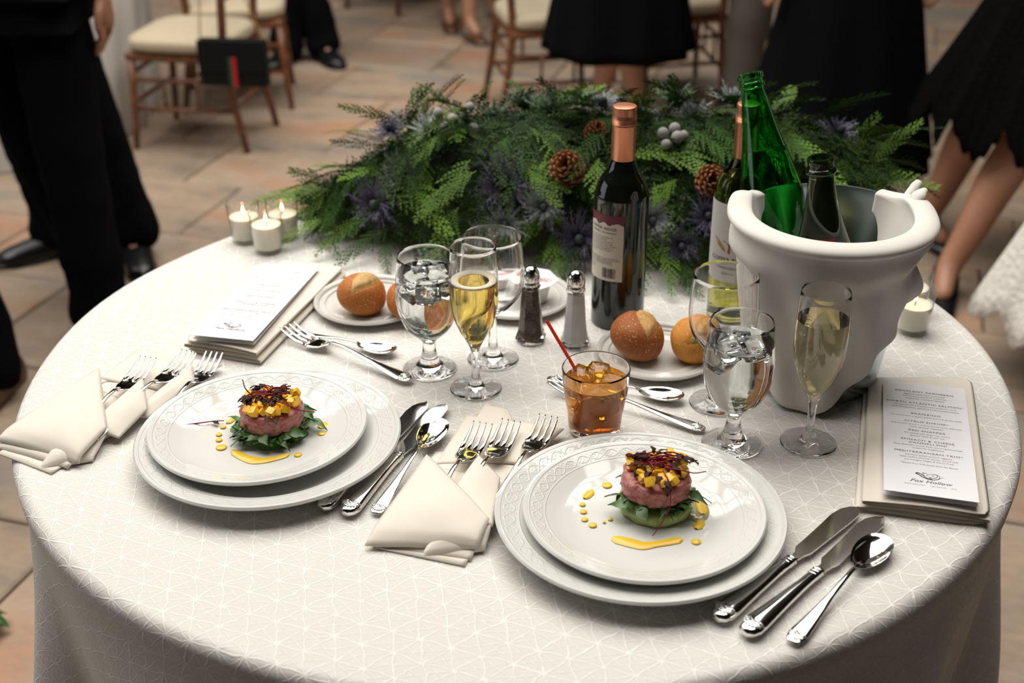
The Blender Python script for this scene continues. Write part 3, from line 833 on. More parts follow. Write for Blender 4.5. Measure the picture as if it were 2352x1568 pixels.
def goblet(label, x, y, ztop, ice, seed):
    o = empty('water_goblet', (x, y, TT+0.0008), 0, label, 'water glass', 'stemmed water goblets with ice')
    link('bowl_and_stem', glass_shell(GOB_O, GOB_I).mesh('bowl_and_stem', GLASS, sharp=38), None, o)
    link('water', liquid_mesh(GOB_I, ztop, WATER, 'water'), None, o)
    r = random.Random(seed)
    for (ix, iy, iz) in ice:
        link('ice_cube', ICE_ME, None, o, (ix, iy, iz), (r.uniform(0, 3), r.uniform(0, 3), r.uniform(0, 3)), r.uniform(0.85, 1.1))
    return o
goblet('stemmed water goblet full of ice cubes next to the amber champagne', -0.112, -0.029, 0.138, [(-0.014, -0.010, 0.133), (0.014, -0.008, 0.135), (0.0, 0.016, 0.134), (-0.012, 0.006, 0.113), (0.016, 0.008, 0.114), (0.002, -0.016, 0.116)], 1)
goblet('stemmed water goblet with ice next to the pale champagne and bread plate', 0.252, -0.215, 0.136, [(-0.013, -0.008, 0.130), (0.013, -0.010, 0.131), (0.004, 0.015, 0.130), (-0.014, 0.012, 0.112)], 2)
def wine_glass(label, x, y):
    o = link('wine_glass', glass_shell(WIN_O, WIN_I).mesh('wine_glass', GLASS, sharp=38), None, None, (x, y, TT+0.0008))
    return tag(o, label, 'wine glass', 'empty wine glasses')
wine_glass('empty round wine glass behind the amber champagne flute', -0.030, -0.004)
wine_glass('empty round wine glass behind the water goblet, in front of the ice bucket', 0.248, -0.121)
def flute(label, x, y, ztop, m, foam):
    o = empty('champagne_flute', (x, y, TT+0.0008), 0, label, 'champagne flute', 'champagne flutes')
    link('bowl_and_stem', glass_shell(FLU_O, FLU_I).mesh('bowl_and_stem', GLASS, sharp=38), None, o)
    link('champagne', liquid_mesh(FLU_I, ztop, m, 'champagne'), None, o)
    if foam:
        g = G()
        g.lathe([(0.0185, ztop+0.0004), (0.0275, ztop+0.0004), (0.0288, ztop+0.0018), (0.0272, ztop+0.0030), (0.0225, ztop+0.0026), (0.0190, ztop+0.0012)], 48, closed=True)
        link('foam', g.mesh('foam', FOAM), None, o)
    return o
flute('champagne flute of deep amber sparkling wine with a foam ring', -0.051, -0.082, 0.150, CHAMP_D, True)
flute('champagne flute of pale sparkling wine in front of the ice bucket', 0.342, -0.214, 0.163, CHAMP_L, False)

# --- orange cocktail in a tumbler
ct = empty('cocktail_glass', (0.093, -0.183, TT+0.0008), 0, 'short tumbler of orange iced cocktail with fruit, behind the plate', 'cocktail')
TUM_O = smooth_prof([(0.0290, 0.0), (0.0305, 0.0020), (0.0318, 0.0140), (0.0330, 0.0270), (0.0362, 0.0450), (0.0388, 0.0650), (0.0402, 0.0850)])
TUM_I = smooth_prof([(0.0395, 0.0858), (0.0387, 0.0850), (0.0368, 0.0650), (0.0338, 0.0450), (0.0305, 0.0260), (0.0285, 0.0140), (0.0240, 0.0100), (0.0060, 0.0095)])
link('tumbler', glass_shell(TUM_O, TUM_I).mesh('tumbler', GLASS, sharp=38), None, ct)
COCK = mat('orange_cocktail', (1.0, 0.42, 0.045), 0.0, trans=0.70, ior=1.34)
link('drink', liquid_mesh(TUM_I, 0.069, COCK, 'drink'), None, ct)
ORANGE = mat('orange_slice', (0.95, 0.36, 0.03), 0.4, col2=(1.0, 0.52, 0.10), vscale=180)
CHERRY = mat('cherry', (0.45, 0.01, 0.02), 0.12)
g = G().lathe([(0, -0.002), (0.020, -0.002), (0.021, 0.0), (0.020, 0.002), (0, 0.002)], 28)
me = g.mesh('orange_slice', ORANGE, sharp=30)
link('orange_slice', me, None, ct, (-0.004, -0.010, 0.034), (radians(72), 0.3, 0.3))
link('orange_slice', me, None, ct, (0.010, 0.006, 0.030), (radians(50), -0.5, 1.2))
link('cherry', G().ball((0, 0, 0), 0.0095, 16, 12).mesh('cherry', CHERRY), None, ct, (-0.016, -0.014, 0.0215))
for (ix, iy, iz, rx) in ((-0.016, 0.006, 0.066, 0.3), (0.018, -0.008, 0.064, 0.9), (0.004, 0.018, 0.064, 1.7), (0.006, -0.016, 0.046, 2.4)):
    link('ice_cube', ICE_ME, None, ct, (ix, iy, iz), (rx, rx*1.7, rx*0.6), 1.12)
STRAW = mat('red_straw', (0.80, 0.045, 0.02), 0.3)
p0 = Vector((0.105, -0.192, TT+0.020)); p1 = Vector((0.0365, -0.137, TT+0.124))
o = link('cocktail_straw', G().tube([p0, p1], 0.0021, 10).mesh('cocktail_straw', STRAW, sharp=50))
tag(o, 'thin red straw leaning in the orange cocktail', 'straw')

# ================================================================== BREAD
def bread_material(name, dark, light, pale, seed):
    m = bpy.data.materials.new(name); m.use_nodes = True
    b = NB(m); p = b.N['Principled BSDF']
    tc = b.N.new('ShaderNodeTexCoord'); sp = b.N.new('ShaderNodeSeparateXYZ'); b.L.new(tc.outputs['Object'], sp.inputs[0])
    n1 = b.noise(tc.outputs['Object'], 28.0+seed, 4.0); n2 = b.noise(tc.outputs['Object'], 420.0, 2.0); n3 = b.noise(tc.outputs['Object'], 95.0, 3.0)
    zz = b.m('MULTIPLY_ADD', n1.outputs['Fac'], 0.020, sp.outputs[2])
    crust = b.ramp(b.sstep(zz, 0.004, 0.040), [(0.0, light), (0.35, tuple(0.5*(a+c) for a, c in zip(light, dark))), (0.7, dark), (1.0, tuple(1.15*a for a in dark))])
    ax = b.m('ABSOLUTE', sp.outputs[1])
    wv = b.m('MULTIPLY', b.m('SUBTRACT', 1.0, b.m('POWER', b.m('ABSOLUTE', b.m('DIVIDE', sp.outputs[0], 0.032)), 2.0)), 0.0145)
    inside = b.m('MULTIPLY', b.sstep(b.m('SUBTRACT', wv, ax), -0.0008, 0.0008), b.sstep(sp.outputs[2], 0.016, 0.024))
    palev = b.mix(b.sstep(n3.outputs['Fac'], 0.35, 0.65), pale, tuple(0.72*a for a in pale))
    col = b.mix(inside, crust, palev)
    spk = b.m('MULTIPLY', b.sstep(n2.outputs['Fac'], 0.62, 0.67), b.sstep(sp.outputs[2], 0.012, 0.03))
    col = b.mix(b.m('MULTIPLY', spk, 0.6), col, (0.80, 0.66, 0.48))
    b.L.new(col, p.inputs['Base Color'])
    p.inputs['Roughness'].default_value = 0.55; p.inputs['Specular IOR Level'].default_value = 0.25
    b.L.new(b.bump(b.m('ADD', b.m('MULTIPLY', n3.outputs['Fac'], b.m('MULTIPLY_ADD', inside, 0.9, 0.25)), b.m('MULTIPLY', n2.outputs['Fac'], 0.2)), 0.5, 0.0018), p.inputs['Normal'])
    return m
def roll_mesh(name, m, rx, ry, rz, seed):
    g = G(); nu, nv = 56, 40
    def fn(u, v):
        a = 2*pi*u; bt = -pi/2+pi*v
        x = cos(bt)*cos(a); y = cos(bt)*sin(a); z = sin(bt)
        p = Vector((x*rx, y*ry, z*rz if z > 0 else z*rz*0.78))
        p *= 1 + 0.05*noise.noise(Vector((x*1.4+seed, y*1.4, z*1.4)))
        w = 0.0145*(1-(p.x/0.032)**2)
        zl = p.z + rz*0.78
        if zl > 0.014 and w > -0.004:
            e = w-abs(p.y); k = smoothstep(0.014, 0.026, zl)
            p *= 1 + k*(0.055*smoothstep(0.0, 0.006, e) - 0.060*math.exp(-(e/0.0016)**2))
        p.z += rz*0.78
        return p
    g.grid(fn, nu, nv, wrap=True)
    return g.mesh(name, m)
DK = bread_material('brown_crust', (0.30, 0.088, 0.020), (0.56, 0.27, 0.07), (0.66, 0.37, 0.12), 0)
LT = bread_material('golden_crust', (0.58, 0.24, 0.04), (0.76, 0.48, 0.17), (0.62, 0.34, 0.10), 3)
MD = bread_material('amber_crust', (0.42, 0.135, 0.025), (0.62, 0.32, 0.08), (0.70, 0.43, 0.15), 5)
def roll(label, x, y, z, m, r, rot, seed):
    o = link('bread_roll', roll_mesh('bread_roll', m, *r, seed), None, None, (x, y, TT+z), rot)
    return tag(o, label, 'bread roll', 'crusty bread rolls')
roll('crusty golden bread roll with a pale split top, beside the folded napkin', -0.222, 0.128, 0.0090, MD, (0.037, 0.034, 0.031), (radians(16), radians(6), radians(62)), 1)
roll('crusty bread roll half hidden behind the water goblet full of ice', -0.152, 0.116, 0.0085, MD, (0.034, 0.031, 0.029), (radians(10), radians(-6), radians(75)), 2)
roll('dark brown crusty roll with a split top, in front of the red wine bottle', 0.147, -0.012, 0.0105, DK, (0.038, 0.036, 0.034), (radians(24), 0, radians(96)), 3)
roll('light golden roll tipped up against the dark roll near the ice bucket', 0.217, -0.004, 0.0125, LT, (0.036, 0.032, 0.034), (radians(44), radians(4), radians(52)), 4)

# ================================================================== BUTTER, SHAKERS, CANDLES
CUPW = mat('white_plastic', (0.78, 0.76, 0.73), 0.35, sss=0.0)
FOIL = mat('white_paper_lid', (0.82, 0.80, 0.80), 0.5)
REDINK = mat('red_ink', (0.62, 0.10, 0.07), 0.5)
def butter(label, x, y, z, r, h, lid, rz, tilt, txt):
    o = empty('butter_cup', (x, y, TT+z), 0, label, 'butter cup', 'butter cups on the saucer', rot=(tilt, 0, rz))
    link('cup', G().lathe([(0, 0.0), (r*0.68, 0.0), (r*0.72, 0.001), (r, h-0.002), (r*1.05, h-0.001), (r*1.05, h), (r*0.96, h), (r*0.68, 0.002), (0, 0.002)], 40).mesh('cup', CUPW, sharp=40), None, o)
    V = []; n = 8
    for k in range(n):
        a = 2*pi*(k+0.5)/n; rr = lid*(1.0 if k % 4 else 1.12)
        V.append((rr*cos(a), rr*sin(a), h+0.001 - 0.003*(k % 3 == 0)))
    g = G().add([(0, 0, h+0.0018)] + V, [(0, 1+k, 1+(k+1) % n) for k in range(n)])
    l = link('paper_lid', g.mesh('paper_lid', FOIL, smooth=False), None, o); mods(l, solid=0.0004)
    t = link('printed_text', text_mesh(txt, lid*0.55, REDINK, shear=0.3), None, l, (lid*0.05, -lid*0.12, h+0.0026))
    return o
butter('white butter cup under a printed paper lid behind the pepper shaker', 0.026, 0.160, 0.0075, 0.027, 0.034, 0.034, radians(-24), radians(4), 'Butter')
butter('small creamer cup with printed lid seen through the empty wine glass', -0.022, 0.187, 0.0075, 0.015, 0.022, 0.0185, radians(20), 0, 'Cream')

PEPPER = mat('ground_pepper', (0.035, 0.022, 0.016), 0.9, col2=(0.30, 0.22, 0.16), vscale=900, lo=0.45, hi=0.62)
SALT = mat('salt_grains', (0.84, 0.83, 0.80), 0.9, bump=0.3, bscale=900)
CHROME = mat('shaker_chrome', (0.72, 0.71, 0.69), 0.12, 1.0)
HOLE = mat('shaker_hole', (0.01, 0.01, 0.01), 0.6)
def shaker(label, x, y, fill, rz):
    o = empty('condiment_shaker', (x, y, TT+0.0008), rz, label, 'shaker', 'salt and pepper shakers')
    outer = [(0.0185, 0.0), (0.0205, 0.0015), (0.0215, 0.0060), (0.0205, 0.0085), (0.0172, 0.0180), (0.0150, 0.0400), (0.0128, 0.0700), (0.0122, 0.0780), (0.0136, 0.0795), (0.0136, 0.0815), (0.0120, 0.0830)]
    inner = [(0.0098, 0.0830), (0.0098, 0.0760), (0.0105, 0.0680), (0.0125, 0.0400), (0.0142, 0.0200), (0.0150, 0.0120), (0.0135, 0.0060)]
    link('glass_body', glass_shell(outer, inner, 8).mesh('glass_body', GLASS, smooth=False), None, o)
    link('contents', G().lathe([(0, 0.0058)] + [(r+0.0003, z) for r, z in inner[::-1] if z < 0.077] + [(0, 0.0755)], 8).mesh('contents', fill, smooth=False), None, o)
    c = link('cap', G().lathe([(0.0100, 0.0815), (0.0118, 0.0830), (0.0118, 0.0875), (0.0108, 0.0885), (0.0108, 0.0895), (0.0120, 0.0905), (0.0122, 0.0945), (0.0112, 0.1010), (0.0082, 0.1065), (0.0040, 0.1092), (0, 0.1098)], 32).mesh('cap', CHROME), None, o)
    for k in range(5):
        a = 2*pi*k/5+0.3
        link('hole', G().ball((0, 0, 0), 0.0011, 8, 6).mesh('hole', HOLE), None, c, (0.0062*cos(a), 0.0062*sin(a), 0.1078))
    return o
shaker('faceted glass shaker of ground pepper with a chrome cap', 0.0205, 0.050, PEPPER, 0.2)
shaker('faceted glass shaker of white salt with a chrome cap', 0.0800, 0.036, SALT, 0.35)

WAX = mat('candle_wax', (0.83, 0.77, 0.64), 0.45, sss=0.25)
WICK = mat('wick', (0.03, 0.02, 0.015), 0.9)
FLAME = mat('flame', (1.0, 0.6, 0.2), 0.5, emit=(1.0, 0.55, 0.18), estr=22.0)
def thin_glass(name, tint):
    m = bpy.data.materials.new(name); m.use_nodes = True; b = NB(m)
    out = b.N['Material Output']; tr = b.N.new('ShaderNodeBsdfTransparent'); tr.inputs[0].default_value = (*tint, 1)
    gl = b.N.new('ShaderNodeBsdfGlossy'); gl.inputs['Roughness'].default_value = 0.02
    lw = b.N.new('ShaderNodeLayerWeight'); lw.inputs[0].default_value = 0.5; fr = b.m('MULTIPLY_ADD', b.m('POWER', lw.outputs['Facing'], 3.5), 0.75, 0.045)
    mx = b.N.new('ShaderNodeMixShader'); b.L.new(fr, mx.inputs[0]); b.L.new(tr.outputs[0], mx.inputs[1]); b.L.new(gl.outputs[0], mx.inputs[2])
    b.L.new(mx.outputs[0], out.inputs['Surface']); return m
THICK = thin_glass('candle_glass', (0.984, 0.99, 0.987))
def votive(label, x, y, wz, lit=True, group='votive candles'):
    o = empty('votive_candle', (x, y, TT+0.0008), 0, label, 'candle', group)
    outer = [(0.0210, 0.0), (0.0222, 0.0012), (0.0232, 0.0200), (0.0252, 0.0500), (0.0262, 0.0655)]
    inner = [(0.0259, 0.0660), (0.0255, 0.0655), (0.0245, 0.0500), (0.0224, 0.0200), (0.0214, 0.0075), (0.0185, 0.0062)]
    link('glass_cup', glass_shell(outer, inner, 44).mesh('glass_cup', THICK, sharp=35), None, o)
    pr = [(r-0.0005, z) for r, z in inner if z < wz][::-1]
    link('wax', G().lathe([(0, 0.0068)] + [(r, max(z, 0.0068)) for r, z in pr] + [(0.0231, wz), (0.016, wz-0.001), (0, wz-0.002)], 44).mesh('wax', WAX, sharp=60), None, o)
    link('wick', G().tube([(0, 0, wz-0.002), (0.0008, 0, wz+0.004), (0.0012, 0, wz+0.007)], 0.0007, 6).mesh('wick', WICK), None, o)
    if lit:
        link('flame', G().lathe([(0, wz+0.004), (0.0018, wz+0.0065), (0.0024, wz+0.009), (0.0017, wz+0.013), (0, wz+0.018)], 14).mesh('flame', FLAME), None, o)
    return o
votive('lit votive candle of the cluster of three, the one towards the menu card', -0.388, 0.358, 0.045)
votive('lit votive candle of the cluster of three, the one towards the table edge', -0.431, 0.399, 0.042)
votive('lit votive candle of the cluster of three, the one touching the greenery', -0.371, 0.410, 0.042)
votive('votive candle in a glass cup standing next to the ice bucket', 0.544, 0.072, 0.040, True)
votive('votive candle mostly hidden behind another candle next to the ice bucket', 0.556, 0.128, 0.040, False)
# ================================================================== WINE BOTTLES
DARKGLASS = mat('dark_wine_glass', (0.006, 0.008, 0.005), 0.04, spec=0.6, coat=0.3)
COPPER = mat('copper_capsule', (0.72, 0.30, 0.17), 0.34, 0.75, bump=0.08, bscale=500)
YELGLASS = mat('yellow_green_glass', (0.80, 0.80, 0.42), 0.0, trans=1.0, ior=1.45)
WHITEWINE = mat('white_wine', (0.88, 0.84, 0.45), 0.0, trans=1.0, ior=1.34)
LABEL = mat('cream_label', (0.70, 0.64, 0.55), 0.6)
LABELW = mat('white_label', (0.74, 0.73, 0.71), 0.55)
MAROON = mat('maroon_print', (0.16, 0.02, 0.045), 0.5)
BROWN = mat('copper_print', (0.42, 0.17, 0.06), 0.5, col2=(0.20, 0.08, 0.03), vscale=90)
OCHRE = mat('ochre_print', (0.42, 0.30, 0.15), 0.5)
BOT_O = smooth_prof([(0.0340, 0.0), (0.0362, 0.0030), (0.0368, 0.0100), (0.0368, 0.0900), (0.0368, 0.1780), (0.0355, 0.1930), (0.0300, 0.2090), (0.0215, 0.2220), (0.0160, 0.2360), (0.0147, 0.2500), (0.0147, 0.2700), (0.0147, 0.3070)], 4)
def curved_label(name, R, a0, a1, z0, z1, m, parent, n=28, t=0.0002):
    g = G(); g.grid(lambda u, v: ((R+t)*cos(a0+(a1-a0)*u), (R+t)*sin(a0+(a1-a0)*u), z0+(z1-z0)*v), n, 2)
    return link(name, g.mesh(name, m, fix=False), None, parent)
def bend(me, R, a_mid, z_mid):
    """wrap a flat printed mesh (x along, y up) around a cylinder"""
    for v in me.vertices:
        a = a_mid + v.co.x/R
        v.co = (R*cos(a), R*sin(a), z_mid + v.co.y)
    me.update(); return me
def subdiv(me, cuts=1):
    return me
def bottle_cap(parent, z0=0.2365, z1=0.3085, r=0.0158, m=None):
    pr = [(r-0.0006, z0), (r, z0+0.0005), (r, z1-0.0260), (r+0.0004, z1-0.0255), (r+0.0002, z1-0.0240), (r-0.0002, z1-0.0235)]
    for k in range(5): pr += [(r+0.0004, z1-0.0225+0.0015*k), (r-0.0002, z1-0.0218+0.0015*k)]
    for k in range(3): pr += [(r+0.0002, z1-0.0125+0.0034*k), (r-0.0007, z1-0.0108+0.0034*k)]
    pr += [(r+0.0002, z1-0.0022), (r-0.0006, z1-0.0004), (r-0.0016, z1), (0, z1)]
    return link('screw_cap', G().lathe(pr, 48).mesh('screw_cap', m or COPPER, sharp=70), None, parent)
# --- red wine
rb = empty('wine_bottle', (0.1425, 0.1100, TT+0.0008), 0, 'dark red wine bottle with a copper screw cap, back label showing', 'wine bottle')
link('bottle_body', G().lathe([(0, 0.004), (0.020, 0.002)] + BOT_O + [(0, 0.3075)], 64).mesh('bottle_body', DARKGLASS), None, rb)
bottle_cap(rb)
R_ = 0.0368; aL, aR = radians(-196), radians(-88); zb0, zb1 = 0.0745, 0.1690
lb = curved_label('back_label', R_, aL, aR, zb0, zb1-0.011, LABEL, rb)
g = G(); rj = random.Random(2); n = 44
jag = [0.0 + 0.0022*rj.random() + 0.0016*sin(k*0.55) for k in range(n)]
V = []
for k in range(n):
    a = aL+(aR-aL)*k/(n-1)
    V += [((R_+0.0003)*cos(a), (R_+0.0003)*sin(a), zb1-0.0135+jag[k]), ((R_+0.0003)*cos(a), (R_+0.0003)*sin(a), zb1)]
g.add(V, [(2*k, 2*k+2, 2*k+3, 2*k+1) for k in range(n-1)])
link('label_band', g.mesh('label_band', MAROON, fix=False), None, lb)
am = (aL+aR)/2
def label_print(parent, items, R, a_mid, m, name):
    me = join_text(name, [(text_mesh(s, sz, m, align=al, spacing=sp), x, y, sx) for s, sz, al, sp, x, y, sx in items], m)
    bend(me, R, a_mid, 0.0); o = link(name, me, None, parent); o['kind'] = 'stuff'; return o
label_print(lb, [('COPPER RIDGE.', 0.0058, 'CENTER', 1, 0.004, 0.1480, 1.15), ('CABERNET SAUVIGNON', 0.0036, 'CENTER', 1, 0.004, 0.1430, 1.1)], R_+0.0005, am, INK, 'heading_text')
label_print(lb, [('Our wines from sunny California\nvineyards showcase vibrant\nflavors. Enjoy this soft, ripe wine\nwith aromas of ripe fruit and oak\nnotes of vanilla and the taste of dark\nfruits. Our Cabernet Sauvignon is\nperfect with meat from the grill\nand a fine day.', 0.0034, 'LEFT', 0.92, -0.029, 0.1365, 1.1),
                 ('GOVERNMENT WARNING: (1) ACCORDING TO\nTHE SURGEON GENERAL, WOMEN SHOULD NOT\nDRINK ALCOHOLIC BEVERAGES DURING\nPREGNANCY (2) CONSUMPTION IMPAIRS', 0.0027, 'LEFT', 0.95, -0.029, 0.1062, 1.0),
                 ('CONTAINS SULFITES\nVINTED & BOTTLED\nIN CALIFORNIA\n750 ML', 0.0025, 'LEFT', 1.1, -0.029, 0.0945, 1.0)], R_+0.0005, am, GREYINK, 'body_text')
V = []; F = []; rj = random.Random(9); x = 0.0065
while x < 0.0245:
    w = rj.choice((0.0004, 0.0007, 0.0012)); V0 = len(V)
    for (xx, yy) in ((x, 0.0790), (x+w, 0.0790), (x+w, 0.0930), (x, 0.0930)):
        a = am+xx/R_; V.append(((R_+0.0005)*cos(a), (R_+0.0005)*sin(a), yy))
    F.append((V0, V0+1, V0+2, V0+3)); x += w + rj.choice((0.0004, 0.0006, 0.0009))
bc = link('barcode', mk('barcode', V, F, INK, smooth=False, fix=False), None, lb); bc['kind'] = 'stuff'
# --- white wine
wb = empty('wine_bottle', (0.304, 0.1165, TT+0.0008), 0, 'clear bottle of white wine with a copper screw cap behind the ice bucket', 'wine bottle')
inn = [(r-0.0030, z) for r, z in BOT_O if z > 0.008][::-1]
link('bottle_body', glass_shell(BOT_O, [(0.0120, 0.3072)] + [(max(r, 0.008), z) for r, z in inn] + [(0.010, 0.010)], 56).mesh('bottle_body', YELGLASS, sharp=45), None, wb)
link('white_wine', liquid_mesh([(max(r, 0.008), z) for r, z in inn] + [(0.010, 0.010)], 0.232, WHITEWINE, 'white_wine'), None, wb)
bottle_cap(wb)
aL, aR = radians(-212), radians(-70); am = radians(-124)
lb = curved_label('front_label', R_, aL, aR, 0.068, 0.180, LABELW, wb)
V = []; F = []
def blob(parent, pts, m, name, R):
    g = G(); P = [((R)*cos(am+x/R_), R*sin(am+x/R_), z) for x, z in pts]
    cx = sum(p[0] for p in pts)/len(pts); cz = sum(p[1] for p in pts)/len(pts)
    C = ((R)*cos(am+cx/R_), R*sin(am+cx/R_), cz)
    g.add([C]+P, [(0, 1+k, 1+(k+1) % len(P)) for k in range(len(P))]); return link(name, g.mesh(name, m, smooth=False, fix=False), None, parent)
blob(lb, [(-0.012, 0.124), (-0.006, 0.116), (0.004, 0.110), (0.016, 0.111), (0.020, 0.120), (0.012, 0.128), (0.004, 0.124), (-0.004, 0.128)], BROWN, 'printed_rock', R_+0.0004)
blob(lb, [(-0.020, 0.131), (-0.014, 0.121), (-0.006, 0.114), (0.000, 0.112), (-0.004, 0.120), (-0.012, 0.128)], OCHRE, 'printed_hill', R_+0.0005)
label_print(lb, [('COPPER RIDGE', 0.0082, 'CENTER', 1, 0.004, 0.0985, 1.0), ('CHARDONNAY', 0.0052, 'CENTER', 1, 0.004, 0.0875, 1.1), ('California', 0.0046, 'CENTER', 1, 0.004, 0.0800, 1.0)], R_+0.0005, am, INK, 'label_text')

# ================================================================== ICE BUCKET
BX, BY, HB, RR, RB = 0.382, -0.052, 0.218, 0.103, 0.077
BUCK = mat('bucket_steel', (0.56, 0.66, 0.69), 0.26, 1.0)
def br(z): return RB + (RR-RB)*(z/HB)**0.85
prof = [(0, 0.0), (RB-0.004, 0.0), (RB, 0.003)] + [(br(z), z) for z in (0.02, 0.05, 0.09, 0.13, 0.17, 0.20, HB-0.006)] + [(RR+0.003, HB-0.004), (RR+0.0045, HB), (RR+0.003, HB+0.004), (RR, HB+0.004)] + [(br(z)-0.0022, z) for z in (HB-0.006, 0.18, 0.13, 0.09, 0.05, 0.02)] + [(RB-0.006, 0.006), (0, 0.006)]
bk = link('ice_bucket', G().lathe(prof, 96).mesh('ice_bucket', BUCK, sharp=50), None, None, (BX, BY, TT+0.0008))
tag(bk, 'polished steel ice bucket wrapped in a white napkin, holding two green bottles', 'ice bucket')
nk = empty('bucket_napkin', (BX, BY, TT+0.0008), 0, 'white cloth napkin rolled over the rim and draped round the ice bucket', 'napkin')
T0, T1 = radians(136), radians(404)
def zbot(d):
    return interp([(136, 0.15), (160, 0.060), (185, 0.030), (215, 0.012), (240, 0.004), (258, 0.003), (275, 0.022), (300, 0.058), (330, 0.108), (355, 0.142), (404, 0.170)], d)
def gs(d, c, w): return math.exp(-((d-c)/w)**2)
def napkin_fn(u, v):
    th = T0+(T1-T0)*u; d = math.degrees(th)
    depth = 0.018 + 0.110*gs(d, 168, 17) + 0.125*gs(d, 368, 20)
    e = smoothstep(0, 0.14, u)*smoothstep(0, 0.14, 1-u)
    roll = 0.0085*(0.25+0.75*e)
    sag = 0.006*gs(d, 372, 16) + 0.010*gs(d, 158, 12)   # the roll rides up at both ends
    zr = HB + 0.004 + sag
    zb = (zr-0.03)*(1-e) + zbot(d)*e
    if v < 0.22:                                                               # inside the bucket
        q = v/0.22; z = zr - depth*(1-q); r = min(br(min(z, HB)) - 0.006, RR-0.006) - 0.034*(gs(d, 368, 18)+gs(d, 168, 15))*(1-q)
    elif v < 0.52:                                                             # over the rim in a soft roll
        q = (v-0.22)/0.30; a = pi - q*1.35*pi
        cx = RR + 0.007; r = cx + (roll+0.006)*cos(a); z = zr + 0.001 + roll*0.75*sin(a) - 0.004*q
    else:                                                                      # outside, down to the lower edge
        q = (v-0.52)/0.48; a = pi - 1.35*pi
        rs = RR+0.007+(roll+0.006)*cos(a); zs = zr-0.003+roll*0.75*sin(a)
        z = zs + (zb-zs)*q
        tgt = br(max(0.0, min(z, HB))) + 0.0085
        fold = 0.0045*sin(d*0.19+z*26+1.0)*smoothstep(0.05, 0.4, q) + 0.010*gs(d, 345, 26)*sin(z*70+d*0.05)*smoothstep(0.02, 0.25, q)
        flare = 0.020*smoothstep(0.75, 1.0, q)*gs(d, 255, 24)
        tuck = 0.009*math.exp(-((q-0.16)/0.07)**2)*(0.4+0.6*gs(d, 190, 30)+0.6*gs(d, 345, 30))
        r = rs + (tgt-rs)*smoothstep(0.0, 0.28, q) + fold + flare + tuck
        r = max(r, br(max(0.0, min(z, HB)))+0.004)
    return (r*cos(th), r*sin(th), z)
o = link('drape', G().grid(napkin_fn, 120, 56).mesh('drape', LINENW, fix=False), None, nk)
mods(o, solid=0.0016, offset=0.0)
g = G()
g.tube(spline([(0.094, 0.036, HB-0.004), (0.101, 0.042, HB+0.010), (0.112, 0.050, HB+0.019), (0.118, 0.054, HB+0.026)], 4), [0.004, 0.005, 0.006, 0.0055, 0.005, 0.0055, 0.006, 0.0065, 0.007, 0.0068, 0.006, 0.005, 0.003][:13], 10, flat=0.6)
link('napkin_tail', g.mesh('napkin_tail', LINENW), None, nk)
g = G(); g.tube(spline([(0.100, 0.012, HB+0.008), (0.106, 0.020, HB+0.016), (0.114, 0.028, HB+0.020), (0.120, 0.030, HB+0.024)], 4), [0.007]*4+[0.008, 0.009, 0.009, 0.008, 0.0075, 0.006, 0.005, 0.004, 0.002], 10, flat=0.55)
link('napkin_tail', g.mesh('napkin_tail', LINENW), None, nk)

GREEN = mat('bright_green_glass', (0.16, 0.74, 0.20), 0.0, trans=1.0, ior=1.45)
GREENL = mat('sparkling_water', (0.92, 0.98, 0.93), 0.0, trans=1.0, ior=1.33)
DKGREEN = mat('dark_green_glass', (0.045, 0.085, 0.022), 0.02, trans=0.85, ior=1.5)
TEAL = mat('teal_label', (0.05, 0.28, 0.36), 0.5); PALE = mat('pale_label_print', (0.75, 0.74, 0.62), 0.5)
def place_axis(o, b, t):
    b = Vector(b); t = Vector(t); o.location = (b.x, b.y, TT+b.z)
    o.rotation_mode = 'QUATERNION'; o.rotation_quaternion = (t-b).to_track_quat('Z', 'Y')
gb = empty('water_bottle', (0, 0, 0), 0, 'open bright green glass water bottle leaning back in the ice bucket', 'bottle')
place_axis(gb, (0.366, -0.004, 0.047), (0.297, 0.105, 0.357))
GB_O = smooth_prof([(0.0360, 0.0), (0.0400, 0.004), (0.0415, 0.012), (0.0415, 0.090), (0.0412, 0.150), (0.0395, 0.178), (0.0330, 0.212), (0.0245, 0.250), (0.0185, 0.285), (0.0150, 0.306), (0.0148, 0.312)], 4)
lip_o = [(0.0165, 0.3125), (0.0172, 0.3160), (0.0160, 0.3185), (0.0150, 0.3195), (0.0150, 0.3225), (0.0166, 0.3238), (0.0172, 0.3275), (0.0164, 0.3305)]
gb_i = [(0.0125, 0.3310), (0.0118, 0.3280), (0.0118, 0.3100)] + [(max(0.0118, r-0.0026), z) for r, z in GB_O if 0.012 < z < 0.308][::-1] + [(0.030, 0.0075)]
link('bottle_body', glass_shell(GB_O + lip_o, gb_i, 56).mesh('bottle_body', GREEN, sharp=45), None, gb)
link('sparkling_water', liquid_mesh(gb_i, 0.232, GREENL, 'sparkling_water'), None, gb)
lb = curved_label('label', 0.0415, radians(-160), radians(-20), 0.060, 0.118, TEAL, gb)
g = G(); g.grid(lambda u, v: (0.0420*cos(radians(-140+100*u)), 0.0420*sin(radians(-140+100*u)), 0.098+0.010*u*(1 if v > 0.5 else -0.2)), 16, 2)
link('label_stripe', g.mesh('label_stripe', PALE, fix=False), None, lb)
cb = empty('champagne_bottle', (0, 0, 0), 0, 'open dark green champagne bottle standing upright in the ice bucket', 'bottle')
place_axis(cb, (0.394, -0.076, 0.010), (0.356, -0.068, 0.301))
